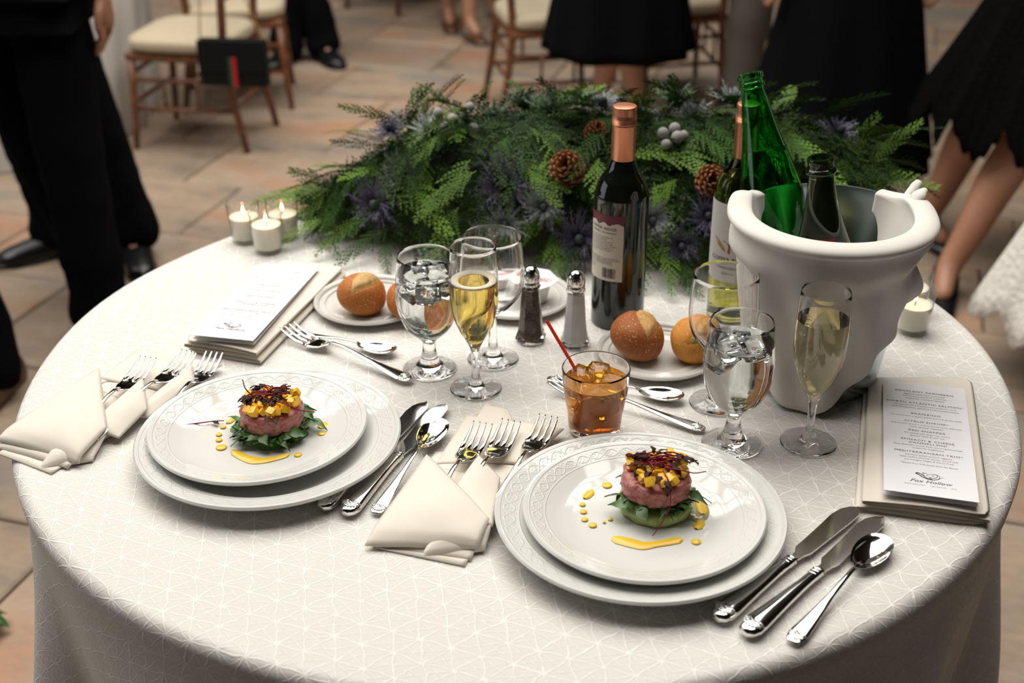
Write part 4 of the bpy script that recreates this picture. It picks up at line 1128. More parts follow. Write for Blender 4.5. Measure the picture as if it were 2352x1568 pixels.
CB_O = smooth_prof([(0.0400, 0.0), (0.0435, 0.004), (0.0440, 0.014), (0.0440, 0.120), (0.0425, 0.142), (0.0350, 0.175), (0.0255, 0.208), (0.0190, 0.238), (0.0158, 0.262), (0.0150, 0.274)], 4)
lip_o = [(0.0178, 0.2750), (0.0186, 0.2775), (0.0178, 0.2800), (0.0152, 0.2815), (0.0150, 0.2860), (0.0154, 0.2885), (0.0158, 0.2915), (0.0146, 0.2935)]
cb_i = [(0.0112, 0.2938), (0.0104, 0.2900), (0.0104, 0.2700)] + [(max(0.0104, r-0.0034), z) for r, z in CB_O if 0.014 < z < 0.27][::-1] + [(0.030, 0.010)]
link('bottle_body', glass_shell(CB_O + lip_o, cb_i, 56).mesh('bottle_body', DKGREEN, sharp=45), None, cb)
GOLD = mat('gold_foil', (0.62, 0.48, 0.22), 0.35, 0.8); REDL = mat('red_label', (0.32, 0.02, 0.04), 0.5)
g = G(); g.grid(lambda u, v: ((interp([(z, r) for r, z in CB_O], 0.165+0.032*v)+0.0006)*cos(radians(-200+150*u)), (interp([(z, r) for r, z in CB_O], 0.165+0.032*v)+0.0006)*sin(radians(-200+150*u)), 0.165+(0.012+0.020*abs(2*u-1))*v), 24, 4)
lb = link('neck_label', g.mesh('neck_label', GOLD, fix=False), None, cb)
g = G(); g.grid(lambda u, v: ((interp([(z, r) for r, z in CB_O], 0.165+0.036*v)+0.0006)*cos(radians(-30+60*u)), (interp([(z, r) for r, z in CB_O], 0.165+0.036*v)+0.0006)*sin(radians(-30+60*u)), 0.165+0.036*v), 12, 4)
link('neck_seal', g.mesh('neck_seal', REDL, fix=False), None, cb)
# ================================================================== THE TARTARE
TUNA = mat('tuna_tartare', (0.38, 0.095, 0.08), 0.32, col2=(0.54, 0.21, 0.18), vscale=150, bump=0.5, bscale=230, bdist=0.003, sss=0.15)
MANGO = mat('mango_cube', (0.90, 0.46, 0.02), 0.28, col2=(0.95, 0.56, 0.05), vscale=60)
ARUG = mat('arugula_leaf', (0.035, 0.10, 0.018), 0.38, col2=(0.075, 0.17, 0.035), vscale=120, rnd=0.35)
AVO = mat('mashed_avocado', (0.27, 0.36, 0.09), 0.45, col2=(0.40, 0.47, 0.16), vscale=110, bump=0.5, bscale=160, bdist=0.003)
MICRO = mat('beet_stem', (0.22, 0.006, 0.03), 0.45, spec=0.3)
MLEAF = mat('microgreen_leaf', (0.030, 0.006, 0.012), 0.6, spec=0.2, col2=(0.045, 0.022, 0.014), vscale=200)
SAUCE = mat('mango_sauce', (0.88, 0.55, 0.04), 0.22)
OIL = mat('yellow_oil', (0.80, 0.72, 0.36), 0.05, trans=0.6, ior=1.45)
PEPR = mat('red_pepper_dice', (0.72, 0.10, 0.03), 0.3)
def leaf_mesh(name, L, W, m, curl=0.3, seed=0, nu=7, nv=3):
    g = G(); r = random.Random(seed)
    def fn(u, v):
        w = W*(sin(pi*min(1, u*0.93+0.05))**0.8)*(1+0.35*sin(u*9+seed))*0.5
        s = (v-0.5)*2
        return (L*u, s*w, curl*L*sin(pi*u)*0.5 + abs(s)*W*0.12 - curl*L*0.6*u*u)
    g.grid(fn, nu, nv); return g.mesh(name, m, fix=False)
ARUGS = [leaf_mesh('arugula_leaf', 0.019+0.004*k, 0.0085+0.0015*(k % 3), ARUG, 0.10+0.08*k, k) for k in range(4)]
def stem_sprig(name, pts, r0, m):
    return G().tube(spline(pts, 5), [r0*(1-0.4*k/(5*(len(pts)-1))) for k in range(5*(len(pts)-1)+1)], 6).mesh(name, m)
def drop(pts_r, parent, name='sauce_drop'):
    """flat sauce pool following a chain of (x, y, radius) on the plate"""
    g = G()
    P = []
    if len(pts_r) == 1:
        x, y, r = pts_r[0]
        g.lathe([(r*1.0, 0.0), (r*0.97, 0.0007), (r*0.75, 0.0014), (0, 0.0017)], 20, Matrix.Translation((x, y, 0)))
    else:
        c = spline([(x, y, 0) for x, y, r in pts_r], 6); rr = [interp([(i*6, q[2]) for i, q in enumerate(pts_r)], k) for k in range(len(c))]
        V = []; F = []; nn = 7
        full = [(c[0]-(c[1]-c[0]).normalized()*rr[0]*0.8, rr[0]*0.35)] + list(zip(c, rr)) + [(c[-1]+(c[-1]-c[-2]).normalized()*rr[-1]*0.8, rr[-1]*0.35)]
        for i, (p, r) in enumerate(full):
            q = full[min(i+1, len(full)-1)][0]-full[max(i-1, 0)][0]; q.normalize(); nrm = Vector((-q.y, q.x, 0))
            for k in range(nn):
                s = -1+2*k/(nn-1); V.append(p+nrm*r*s+Vector((0, 0, 0.0016*(1-s*s)**0.5)))
        for i in range(len(full)-1):
            for k in range(nn-1): F.append((i*nn+k, i*nn+k+1, (i+1)*nn+k+1, (i+1)*nn+k))
        g.add(V, F)
    return link(name, g.mesh(name, SAUCE), None, parent, (0, 0, 0.0004))
def tuna_mesh(R, z0, z1, seed):
    g = G(); nu = 72
    prof = [(0.0, z0), (0.7, z0), (0.93, z0+0.001), (1.0, z0+0.004)] + [(1.0, z0+0.004+(z1-z0-0.008)*k/6) for k in range(1, 7)] + [(0.94, z1-0.001), (0.8, z1), (0.4, z1+0.001), (0.0, z1+0.001)]
    def fn(u, v):
        i = v*(len(prof)-1); a = int(min(i, len(prof)-2)); q = i-a
        r = prof[a][0]*(1-q)+prof[a+1][0]*q; z = prof[a][1]*(1-q)+prof[a+1][1]*q
        th = 2*pi*u; k = 1+0.07*noise.noise(Vector((cos(th)*4+seed, sin(th)*4, z*160)))+0.03*noise.noise(Vector((cos(th)*11+seed, sin(th)*11, z*420)))
        return (R*r*k*cos(th), R*r*k*sin(th), z + 0.0012*noise.noise(Vector((r*cos(th)*5, r*sin(th)*5, seed))))
    g.grid(fn, nu, len(prof)*2-1, wrap=True); return g.mesh('tuna', TUNA)
_mc = G(); rounded_cube(_mc, Matrix.Identity(4), 0.0042); MANGO_ME = _mc.mesh('mango_cube', MANGO)
_mc = G(); rounded_cube(_mc, Matrix.Identity(4), 0.0030); PEPR_ME = _mc.mesh('pepper_dice', PEPR)
def sprig(parent, pts, leaf_at, r0=0.00090, seed=0):
    s = link('microgreen', stem_sprig('microgreen', pts, r0, MICRO), None, parent)
    r = random.Random(seed)
    for p, d in leaf_at:
        me = leaf_mesh('leaf', 0.0105+0.005*r.random(), 0.0062, MLEAF, 0.25, seed)
        o = link('leaf', me, None, s, p, (r.uniform(-0.5, 0.5), r.uniform(-0.4, 0.5), d)); mods(o, solid=0.0004)
    return s
def tartare(label, x, y, z, rz, R, z0, z1, seed, avo, drops):
    o = empty('tuna_tartare', (x, y, TT+z), 0, label, 'tuna tartare', 'tuna tartare starters')
    r = random.Random(seed); spread = 1.20
    if avo:
        g = G(); nu = 64
        def fn(u, v):
            th = 2*pi*u; q = [0, 0.9, 1.0, 1.0, 0.97, 0.85, 0][min(6, int(round(v*6)))]; zz = [0.0, 0.0, 0.002, 0.008, 0.012, 0.0135, 0.0135][min(6, int(round(v*6)))]
            k = 1+0.07*noise.noise(Vector((cos(th)*3+seed, sin(th)*3, zz*150)))
            return (0.0385*q*k*cos(th), 0.0385*q*k*sin(th), zz)
        g.grid(fn, nu, 7, wrap=True); link('avocado_base', g.mesh('avocado_base', AVO), None, o)
    if not avo:
        g = G(); g.grid(lambda u, v: tuple((lambda q, th, k: (0.0405*q*k*cos(th), 0.0405*q*k*sin(th), 0.0002+0.0145*(1-q**4)))(1-v, 2*pi*u, 1+0.10*noise.noise(Vector((cos(2*pi*u)*4, sin(2*pi*u)*4, v*5))))), 48, 9, wrap=True)
        link('arugula_bed', g.mesh('arugula_bed', ARUG), None, o)
    n = 84 if not avo else 66
    for k in range(n):
        a = 2*pi*k/n + r.uniform(-0.15, 0.15); ring = r.random()
        if avo: rr = 0.022+0.013*ring; zz = 0.0145+0.007*r.random()
        else: rr = 0.024+0.019*ring; zz = 0.0065+0.010*r.random()*(1.2-ring)
        ld = link('arugula_leaf', ARUGS[k % 4], None, o, (rr*cos(a), rr*sin(a), zz), (r.uniform(-0.6, 0.6), r.uniform(-0.35, 0.12), a + r.choice((-1, 1))*r.uniform(0.7, 1.9)), r.uniform(0.75, 1.15))
    link('tuna', tuna_mesh(R, z0, z1, seed), None, o)
    for k in range(40):
        a = r.uniform(0, 2*pi); rr = (R-0.004)*sqrt(r.random()); lay = 0.0035+0.006*r.random()*(1-0.5*rr/R)
        link('mango_cube', MANGO_ME, None, o, (rr*cos(a), rr*sin(a), z1+lay), (r.uniform(0, 3), r.uniform(0, 3), r.uniform(0, 3)), r.uniform(0.85, 1.25))
    for k in range(5):
        a = r.uniform(0, 2*pi); rr = R*0.8*sqrt(r.random())
        link('pepper_dice', PEPR_ME, None, o, (rr*cos(a), rr*sin(a), z1+0.004), (r.uniform(0, 3), r.uniform(0, 3), 0), 1.0)
    zt = z1+0.0135
    for k in range(16):
        a = r.uniform(0, 2*pi); L = r.uniform(0.030, 0.056); cx, cy = r.uniform(-0.010, 0.010), r.uniform(-0.012, 0.008)
        dx, dy = cos(a), sin(a)*0.5
        pts = [(cx-dx*L*0.5, cy-dy*L*0.5, zt+r.uniform(-0.003, 0.004)), (cx-dx*L*0.15, cy-dy*L*0.15, zt+r.uniform(0.0, 0.006)), (cx+dx*L*0.2, cy+dy*L*0.2, zt+r.uniform(0.0, 0.006)), (cx+dx*L*0.5, cy+dy*L*0.5, zt+r.uniform(-0.006, 0.004))]
        sprig(o, pts, [(pts[3], a+r.uniform(-0.5, 0.5)), (pts[3], a+r.uniform(0.6, 1.6))] if k % 3 < 2 else [(pts[0], a+2.6)], seed=seed*20+k)
    for d in drops: drop([(px*(1.10 if len(d) > 3 else spread), py*(1.10 if len(d) > 3 else spread), pr*1.1) for px, py, pr in d], o)
    return o, zt
def polar(a, r, s): return (r*cos(radians(a)), r*sin(radians(a)), s)
zf = 0.0082+0.0062
oL, zt = tartare('tuna tartare on dark arugula leaves topped with mango and microgreens', -0.2855, -0.204, zf, 0, 0.0362, 0.013, 0.038, 4, False,
    [[polar(150, 0.050, 0.0030), polar(160, 0.051, 0.0034)], [polar(171, 0.052, 0.0032)], [polar(186, 0.053, 0.0034)], [polar(197, 0.053, 0.0036)], [polar(212, 0.054, 0.0058)],
     [polar(230, 0.053, 0.0048), polar(245, 0.055, 0.0055), polar(258, 0.057, 0.0068), polar(270, 0.056, 0.0050), polar(284, 0.053, 0.0040), polar(294, 0.051, 0.0036)], [polar(305, 0.052, 0.0042)], [polar(12, 0.049, 0.0072)], [polar(-6, 0.048, 0.0044)]])
sprig(oL, [(-0.022, 0.004, zt-0.004), (-0.028, 0.002, zt+0.006), (-0.031, 0.006, zt+0.016)], [], seed=1)
sprig(oL, [(0.010, -0.016, zt), (0.026, -0.024, zt-0.002), (0.040, -0.028, zt-0.006), (0.056, -0.030, zt-0.007)], [], seed=2)
sprig(oL, [(0.004, -0.020, zt), (0.006, -0.031, zt-0.004), (0.010, -0.037, zt-0.014)], [((0.010, -0.037, zt-0.012), -1.2), ((0.006, -0.036, zt-0.010), -1.9)], seed=3)
oR, zt = tartare('tuna tartare on mashed avocado and arugula topped with mango and microgreens', 0.146, -0.360, zf, 0, 0.0362, 0.021, 0.045, 9, True,
    [[polar(140, 0.052, 0.0052)], [polar(158, 0.060, 0.0048), polar(166, 0.062, 0.0042)], [polar(177, 0.064, 0.0032)], [polar(187, 0.064, 0.0034)], [polar(197, 0.066, 0.0034)], [polar(206, 0.063, 0.0040)], [polar(205, 0.045, 0.0024)], [polar(207, 0.052, 0.0016)],
     [polar(232, 0.066, 0.0062), polar(243, 0.064, 0.0068), polar(254, 0.064, 0.0062), polar(264, 0.060, 0.0046), polar(276, 0.057, 0.0048), polar(287, 0.056, 0.0050)], [polar(300, 0.060, 0.0046)], [polar(-42, 0.046, 0.0050), polar(-32, 0.045, 0.0040)], [polar(-12, 0.042, 0.0056), polar(8, 0.041, 0.0050)]])
g = G(); g.lathe([(0.017, 0.0), (0.0165, 0.0006), (0.010, 0.0009), (0, 0.0010)], 28, Matrix.Translation((0.043, -0.006, 0.0)) @ Matrix.Diagonal((0.85, 1.3, 1, 1)))
link('oil_pool', g.mesh('oil_pool', OIL), None, oR, (0, 0, 0.0002))
sprig(oR, [(0.004, -0.020, zt), (0.009, -0.033, zt-0.006), (0.010, -0.041, zt-0.030), (-0.001, -0.050, zt-0.048), (-0.008, -0.055, zt-0.056)], [((0.006, -0.031, zt-0.004), -1.3), ((0.010, -0.034, zt-0.006), -1.9), ((0.002, -0.030, zt), -2.5)], seed=5, r0=0.0009)
sprig(oR, [(0.008, -0.016, zt+0.001), (0.022, -0.018, zt), (0.036, -0.022, zt-0.001), (0.048, -0.022, zt+0.001)], [], seed=6)
sprig(oR, [(-0.006, -0.022, zt-0.002), (-0.018, -0.028, zt-0.006), (-0.026, -0.031, zt-0.008)], [], seed=7)
sprig(oR, [(-0.004, 0.004, zt+0.004), (-0.016, 0.006, zt+0.006), (-0.026, 0.004, zt+0.004)], [((-0.004, 0.004, zt+0.006), 1.6), ((0.000, 0.004, zt+0.005), 0.6)], seed=8)
sr = empty('microgreen_sprig', (-0.376, -0.187, TT+0.0165), 0, 'single dark red microgreen sprig fallen on the plate beside the arugula tartare', 'garnish')
s = link('stem', stem_sprig('stem', [(-0.014, -0.006, 0.0012), (0.0, -0.002, 0.0012), (0.016, 0.002, 0.0012), (0.028, 0.003, 0.0012)], 0.0009, MICRO), None, sr)
o = link('leaf', leaf_mesh('leaf', 0.011, 0.005, MLEAF, 0.1, 2), None, sr, (0.014, 0.001, 0.0014), (0, 0, -0.5)); mods(o, solid=0.0004)
# ================================================================== GREENERY CENTREPIECE
CEDAR = mat('cedar_green', (0.016, 0.048, 0.006), 0.6, spec=0.15, col2=(0.042, 0.098, 0.011), vscale=9, rnd=0.4)
CEDARL = mat('cedar_lime', (0.070, 0.155, 0.015), 0.6, spec=0.2, col2=(0.135, 0.235, 0.026), vscale=9, rnd=0.35)
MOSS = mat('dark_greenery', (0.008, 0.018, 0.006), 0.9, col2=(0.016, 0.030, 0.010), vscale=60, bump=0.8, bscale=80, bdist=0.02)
THPUR = mat('thistle_purple', (0.030, 0.024, 0.052), 0.6, col2=(0.10, 0.085, 0.15), vscale=45, rnd=0.25)
THGREY = mat('thistle_grey', (0.11, 0.13, 0.115), 0.6, col2=(0.30, 0.32, 0.335), vscale=45, rnd=0.25)
THGREEN = mat('thistle_green', (0.035, 0.080, 0.030), 0.6, col2=(0.085, 0.145, 0.075), vscale=45, rnd=0.25)
CORE = mat('thistle_core', (0.018, 0.026, 0.034), 0.7, col2=(0.045, 0.055, 0.06), vscale=300, bump=0.6, bscale=500)
CONE = mat('pinecone_scale', (0.22, 0.075, 0.028), 0.55, col2=(0.36, 0.14, 0.05), vscale=80)
CONED = mat('pinecone_core', (0.05, 0.018, 0.008), 0.8)
BERRY = mat('brunia_berry', (0.33, 0.32, 0.30), 0.7, col2=(0.42, 0.40, 0.39), vscale=200, bump=0.5, bscale=700, bdist=0.001)
TWIG = mat('twig', (0.09, 0.075, 0.045), 0.8)
fc = empty('floral_centerpiece', (0, 0, TT), 0, 'low centrepiece of cedar sprigs, thistles, pinecones and grey berries', 'centerpiece')
def lerp_table(x, X, Y): return interp(list(zip(X, Y)), x)
def m_yf(x): return lerp_table(x, [-.36, -.265, -.19, -.02, .1, .2, .3, .45, .6], [.47, .39, .335, .30, .29, .245, .245, .26, .3])
def m_yb(x): return lerp_table(x, [-.36, -.2, 0, .3, .6], [.52, .56, .58, .56, .48])
def m_h(x): return lerp_table(x, [-.37, -.3, -.2, -.1, .05, .38, .55, .62], [.01, .065, .135, .178, .195, .195, .155, .05])
def surf(x, s):
    y = m_yf(x)+(m_yb(x)-m_yf(x))*s
    return Vector((x, y, m_h(x)*(max(0.0, sin(pi*s**1.08))**0.62)))
def surf_n(x, s):
    e = 0.01
    a = surf(x+e, s)-surf(x-e, s); b = surf(x, min(1, s+0.03))-surf(x, max(0, s-0.03))
    n = a.cross(b); n.normalize(); return n if n.z > 0 else -n
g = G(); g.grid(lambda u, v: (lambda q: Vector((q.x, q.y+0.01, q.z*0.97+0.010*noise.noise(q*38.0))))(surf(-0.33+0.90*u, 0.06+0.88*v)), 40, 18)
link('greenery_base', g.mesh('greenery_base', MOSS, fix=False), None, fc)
def frond(L, nb, seed, droop, spread, lw=0.00125):
    """flat cedar spray along +x: stem, side branchlets and scale leaflets"""
    r = random.Random(seed); V = []; F = []
    def P(t, off=(0, 0)):
        return Vector((t*L, 0.04*L*sin(3*t+seed), -droop*L*t*t))
    def quad(a, b, w):
        d = (b-a); n = Vector((-d.y, d.x, 0)); 
        if n.length < 1e-9: n = Vector((0, 1, 0))
        n = n.normalized()*w; k = len(V)
        V.extend([a-n*0.6, a+n*0.6, b+n*0.25+Vector((0, 0, 0.0003)), b-n*0.25, (a+b)/2+n*1.0, (a+b)/2-n*1.0])
        F.extend([(k, k+5, k+4, k+1), (k+5, k+3, k+2, k+4)])
    n = 14
    for i in range(n): quad(P(i/n), P((i+1)/n), 0.0013)
    for i in range(nb):
        t = 0.06+0.92*i/nb; side = 1 if i % 2 else -1
        bl = spread*L*(1-t)**0.75*(0.35+0.65*min(1, t*4)) + 0.008
        a0 = radians(r.uniform(26, 44))*side
        base = P(t); d = Vector((cos(a0), sin(a0), -droop*0.5*t+r.uniform(-0.12, 0.12)))
        m = max(2, int(bl/0.0062))
        for j in range(m):
            q0 = j/m; q1 = (j+1)/m
            pa = base+d*bl*q0+Vector((bl*0.12*q0*q0, 0, -0.15*bl*q0*q0)); pb = base+d*bl*q1+Vector((bl*0.12*q1*q1, 0, -0.15*bl*q1*q1))
            quad(pa, pb, lw*0.8)
            for s2 in (-1, 1):
                a1 = a0+s2*radians(r.uniform(34, 48)); ll = (0.0062+0.0034*r.random())*(1-0.55*q0)
                quad(pa, pa+Vector((cos(a1), sin(a1), r.uniform(-0.15, 0.15)))*ll, lw)
    return V, F
FRONDS = []
for k, (L, nb, dr, sp) in enumerate(((0.15, 20, 0.30, 0.27), (0.12, 16, 0.45, 0.34), (0.17, 22, 0.20, 0.24), (0.10, 14, 0.15, 0.36))):
    V, F = frond(L, nb, k+1, dr, sp)
    FRONDS.append((mk('cedar_sprig', V, F, CEDAR, smooth=False, fix=False), mk('cedar_sprig', V, F, CEDARL, smooth=False, fix=False)))
FPTS = [[v.co.copy() for v in f[0].vertices][::9] for f in FRONDS]
rg = random.Random(21)
def orient(t, n):
    t = t.normalized(); n = (n - t*n.dot(t)).normalized(); b = n.cross(t)
    return Matrix((t, b, n)).transposed().to_quaternion()
def put_frond(p, t, n, kind=None, lime=None, sc=1.0):
    k = rg.randrange(4) if kind is None else kind
    l = (rg.random() < 0.38) if lime is None else lime
    o = link('cedar_sprig', FRONDS[k][1 if l else 0], None, fc, p)
    t = Vector(t).normalized(); pts = FPTS[k]
    for _ in range(14):                                             # lift the spray until it lies on the cloth, not through it
        q = orient(t, n)
        if min((q @ (a*sc)).z for a in pts) + p[2] > 0.0015: break
        t = (t + Vector((0, 0, 0.09))).normalized()
    o.rotation_mode = 'QUATERNION'; o.rotation_quaternion = q; o.scale = (sc, sc, sc)
    return o
def clear_of_things(p):
    """keep the greenery off the bottles and the bucket beside it"""
    return all((p.x-cx)**2+(p.y-cy)**2 > rr*rr for cx, cy, rr in ((0.1425, 0.110, 0.07), (0.304, 0.1165, 0.07), (BX, BY, 0.15)))
cnt = 0
while cnt < 268:
    x = rg.uniform(-0.33, 0.58); s = min(0.98, max(0.06, rg.betavariate(1.6, 1.5)))
    p = surf(x, s); n = surf_n(x, s)
    # hang away from the ridge, fanning out to both ends
    t = Vector((rg.uniform(-0.9, 0.9) + 1.3*(x-0.12)*(1.0 if abs(x-0.12) > 0.2 else 0.3), -1.0 if s < 0.55 else rg.uniform(-0.6, 1.0), 0))
    t = (t - n*t.dot(n)); t.normalize(); t = (t + (n+Vector((0, -0.25, 0.3 if s > 0.5 else 0)))*(rg.uniform(0.02, 0.45) if s < 0.5 else rg.uniform(0.1, 1.0))).normalized()
    L = 0.12*rg.uniform(0.7, 1.0)
    tip = p + t*L
    if not clear_of_things(tip) or not clear_of_things(p): continue
    if tip.z < 0.004: t.z = max(t.z, (0.006-p.z)/L*1.0); t.normalize()
    put_frond(p + n*rg.uniform(-0.004, 0.012), t, n, sc=rg.uniform(0.55, 0.95)); cnt += 1
# sprigs that trail onto the cloth at the near end and at both tips, and stand up behind
for (p, d, k, sc, li) in (((-0.28, 0.45, 0.045), (-0.9, -0.25, -0.16), 0, 0.95, True), ((-0.27, 0.42, 0.04), (-0.8, -0.6, -0.15), 2, 0.75, True), ((-0.30, 0.49, 0.04), (-1, 0.2, -0.1), 1, 0.9, True),
                      ((-0.24, 0.40, 0.045), (-0.55, -0.8, -0.22), 0, 0.75, True), ((-0.20, 0.36, 0.03), (0.1, -1, -0.16), 2, 0.6, False), ((-0.12, 0.34, 0.03), (0.35, -1, -0.14), 2, 0.6, False), ((-0.29, 0.44, 0.07), (-0.85, -0.1, 0.02), 2, 0.8, True),
                      ((0.215, 0.265, 0.055), (0.12, -1, -0.32), 0, 0.72, True), ((0.235, 0.255, 0.05), (0.35, -1, -0.36), 2, 0.60, False), ((0.195, 0.27, 0.07), (-0.05, -1, -0.45), 1, 0.8, True), ((0.06, 0.31, 0.05), (0.1, -1, -0.5), 3, 0.9, True), ((0.10, 0.30, 0.05), (-0.3, -1, -0.4), 1, 0.7, False),
                      ((0.52, 0.36, 0.12), (0.55, -0.1, 0.75), 2, 0.75, True), ((0.50, 0.36, 0.11), (0.30, 0.0, 0.95), 0, 0.75, True), ((0.54, 0.36, 0.10), (0.9, -0.1, 0.35), 1, 0.9, True), ((0.36, 0.46, 0.14), (0.5, 0.1, 0.6), 3, 0.9, True),
                      ((0.20, 0.33, 0.165), (0.8, -0.45, 0.12), 1, 0.9, True), ((0.17, 0.33, 0.165), (0.9, 0.1, 0.22), 3, 1.1, True), ((0.13, 0.33, 0.16), (-0.1, -0.9, -0.2), 3, 0.9, True), ((-0.06, 0.34, 0.14), (-0.75, -0.6, -0.25), 0, 0.8, True), ((-0.07, 0.36, 0.15), (-0.5, -0.8, -0.35), 1, 0.9, True), ((-0.16, 0.42, 0.11), (-0.9, -0.2, 0.10), 2, 0.7, True)):
    put_frond(Vector(p), Vector(d), Vector((0, -0.35, 1)), k, li, sc)
def thistle_meshes(nb, L, seed, m, up):
    r = random.Random(seed); V = []; F = []
    def blade(a, el, ln, w):
        d = Vector((cos(a)*cos(el), sin(a)*cos(el), sin(el))); sd = Vector((-sin(a), cos(a), 0)); nn = d.cross(sd)
        pts = 6; k = len(V)
        for i in range(pts):
            q = i/(pts-1); c = d*ln*q + Vector((0, 0, -0.12*ln*q*q)) + sd*0.05*ln*sin(4*q+seed); ww = w*(1-q)*(0.6+0.4*sin(pi*q)) + 0.00015
            V.append(c-sd*ww); V.append(c+sd*ww)
        for i in range(pts-1): F.append((k+2*i, k+2*i+1, k+2*i+3, k+2*i+2))
        for i in range(1, pts-1):                                   # side spines
            for s in (-1, 1):
                q = i/(pts-1); c = d*ln*q+Vector((0, 0, -0.12*ln*q*q)); kk = len(V); sl = ln*0.24*(1-0.5*q)
                e = c+(d*0.75+sd*s*0.8+nn*r.uniform(-0.35, 0.35)).normalized()*sl
                V.extend([c-d*0.0011, c+d*0.0011, e]); F.append((kk, kk+1, kk+2))
    for j in range(nb):
        blade(2*pi*j/nb+r.uniform(-0.12, 0.12), radians(r.uniform(-5, 28)+up), L*r.uniform(0.75, 1.15), 0.0029)
    for j in range(nb):
        blade(2*pi*(j+0.5)/nb, radians(r.uniform(25, 50)+up*0.5), L*r.uniform(0.55, 0.95), 0.0023)
    return mk('bracts', V, F, m, smooth=False, fix=False)
V = []; F = []; rf = random.Random(77)
for q in range(2600):                                                # short leafy tips that fill the mound between the sprigs
    x = rf.uniform(-0.34, 0.585); s = rf.uniform(0.04, 0.97); p = surf(x, s); n = surf_n(x, s)
    t = Vector((rf.uniform(-1, 1), rf.uniform(-1.2, 0.6), rf.uniform(-0.5, 0.7))); t = (t - n*t.dot(n)*0.6).normalized(); b = n.cross(t).normalized()
    L = rf.uniform(0.018, 0.038)
    if not clear_of_things(p+t*L): continue
    for j in range(5):
        c = p + n*0.002 + t*L*j/5
        for sg in ((-1, 1) if j < 4 else (0,)):
            d = (t*0.8+b*sg*0.8+n*rf.uniform(-0.1, 0.3)).normalized()*L*0.34; w = d.cross(n).normalized()*0.0016; k = len(V)
            V += [c-w*0.5, c+d*0.5+w, c+d, c+d*0.5-w]; F.append((k, k+1, k+2, k+3))
fo = link('foliage', mk('foliage', V, F, CEDAR, smooth=False, fix=False), None, fc); fo['kind'] = 'stuff'
TH = {('p', k): thistle_meshes(24, 0.042, k, THPUR, 2) for k in range(2)}
TH.update({('g', k): thistle_meshes(26, 0.040, 5+k, THGREY, 8) for k in range(2)})
TH[('v', 0)] = thistle_meshes(22, 0.046, 11, THGREEN, 26); TH[('v', 1)] = TH[('v', 0)]
COREM = G().ball((0, 0, 0.007), (0.0062, 0.0062, 0.0095), 14, 10).mesh('core', CORE)
def thistle(kind, p, look, sc=1.0, k=0):
    o = link('thistle', TH[(kind, k)], None, fc, p); o.rotation_mode = 'QUATERNION'; o.rotation_quaternion = Vector(look).to_track_quat('Z', 'Y'); o.scale = (sc, sc, sc)
    link('core', COREM, None, o)
for kind, p, look, sc, k in (('p', (-0.215, 0.362, 0.075), (-0.2, -1, 0.5), 1.25, 0), ('g', (-0.172, 0.388, 0.118), (0.1, -0.9, 0.6), 1.05, 0), ('p', (-0.017, 0.325, 0.120), (0, -1, 0.6), 1.35, 1), ('g', (0.042, 0.298, 0.096), (0.1, -1, 0.4), 1.0, 1),
                             ('g', (-0.014, 0.296, 0.066), (0, -0.9, 0.7), 0.95, 0), ('p', (0.098, 0.282, 0.050), (-0.1, -1, 0.4), 1.25, 0), ('g', (0.198, 0.246, 0.094), (0.3, -1, 0.4), 1.05, 1), ('p', (-0.195, 0.450, 0.165), (-0.3, -0.4, 0.9), 0.95, 1),
                             ('p', (0.243, 0.232, 0.060), (0.1, -1, 0.3), 0.9, 0), ('p', (0.282, 0.245, 0.100), (0, -1, 0.6), 0.95, 1), ('g', (0.140, 0.46, 0.198), (0.1, -0.3, 1), 1.15, 0), ('g', (0.348, 0.47, 0.200), (0.2, -0.3, 1), 1.15, 1),
                             ('g', (0.285, 0.45, 0.185), (-0.1, -0.4, 1), 1.05, 0), ('p', (0.500, 0.40, 0.170), (0.4, -0.3, 1), 1.1, 0), ('v', (0.060, 0.46, 0.188), (-0.1, -0.15, 1), 1.25, 0), ('v', (0.105, 0.49, 0.190), (0.2, -0.1, 1), 1.1, 0),
                             ('v', (0.020, 0.50, 0.185), (-0.3, 0, 1), 1.2, 0), ('v', (0.255, 0.50, 0.190), (0.1, -0.1, 1), 1.1, 0), ('g', (-0.135, 0.44, 0.168), (-0.4, -0.3, 1), 0.9, 1), ('v', (-0.03, 0.46, 0.180), (-0.2, -0.2, 1), 0.9, 0),
                             ('p', (0.150, 0.275, 0.105), (0.1, -1, 0.3), 0.85, 1), ('g', (0.200, 0.42, 0.186), (0, -0.5, 1), 0.95, 1), ('v', (0.40, 0.45, 0.180), (0.3, -0.2, 1), 1.1, 0), ('g', (-0.05, 0.31, 0.045), (-0.2, -1, 0.3), 0.8, 0)):
    thistle(kind, p, look, sc, k)
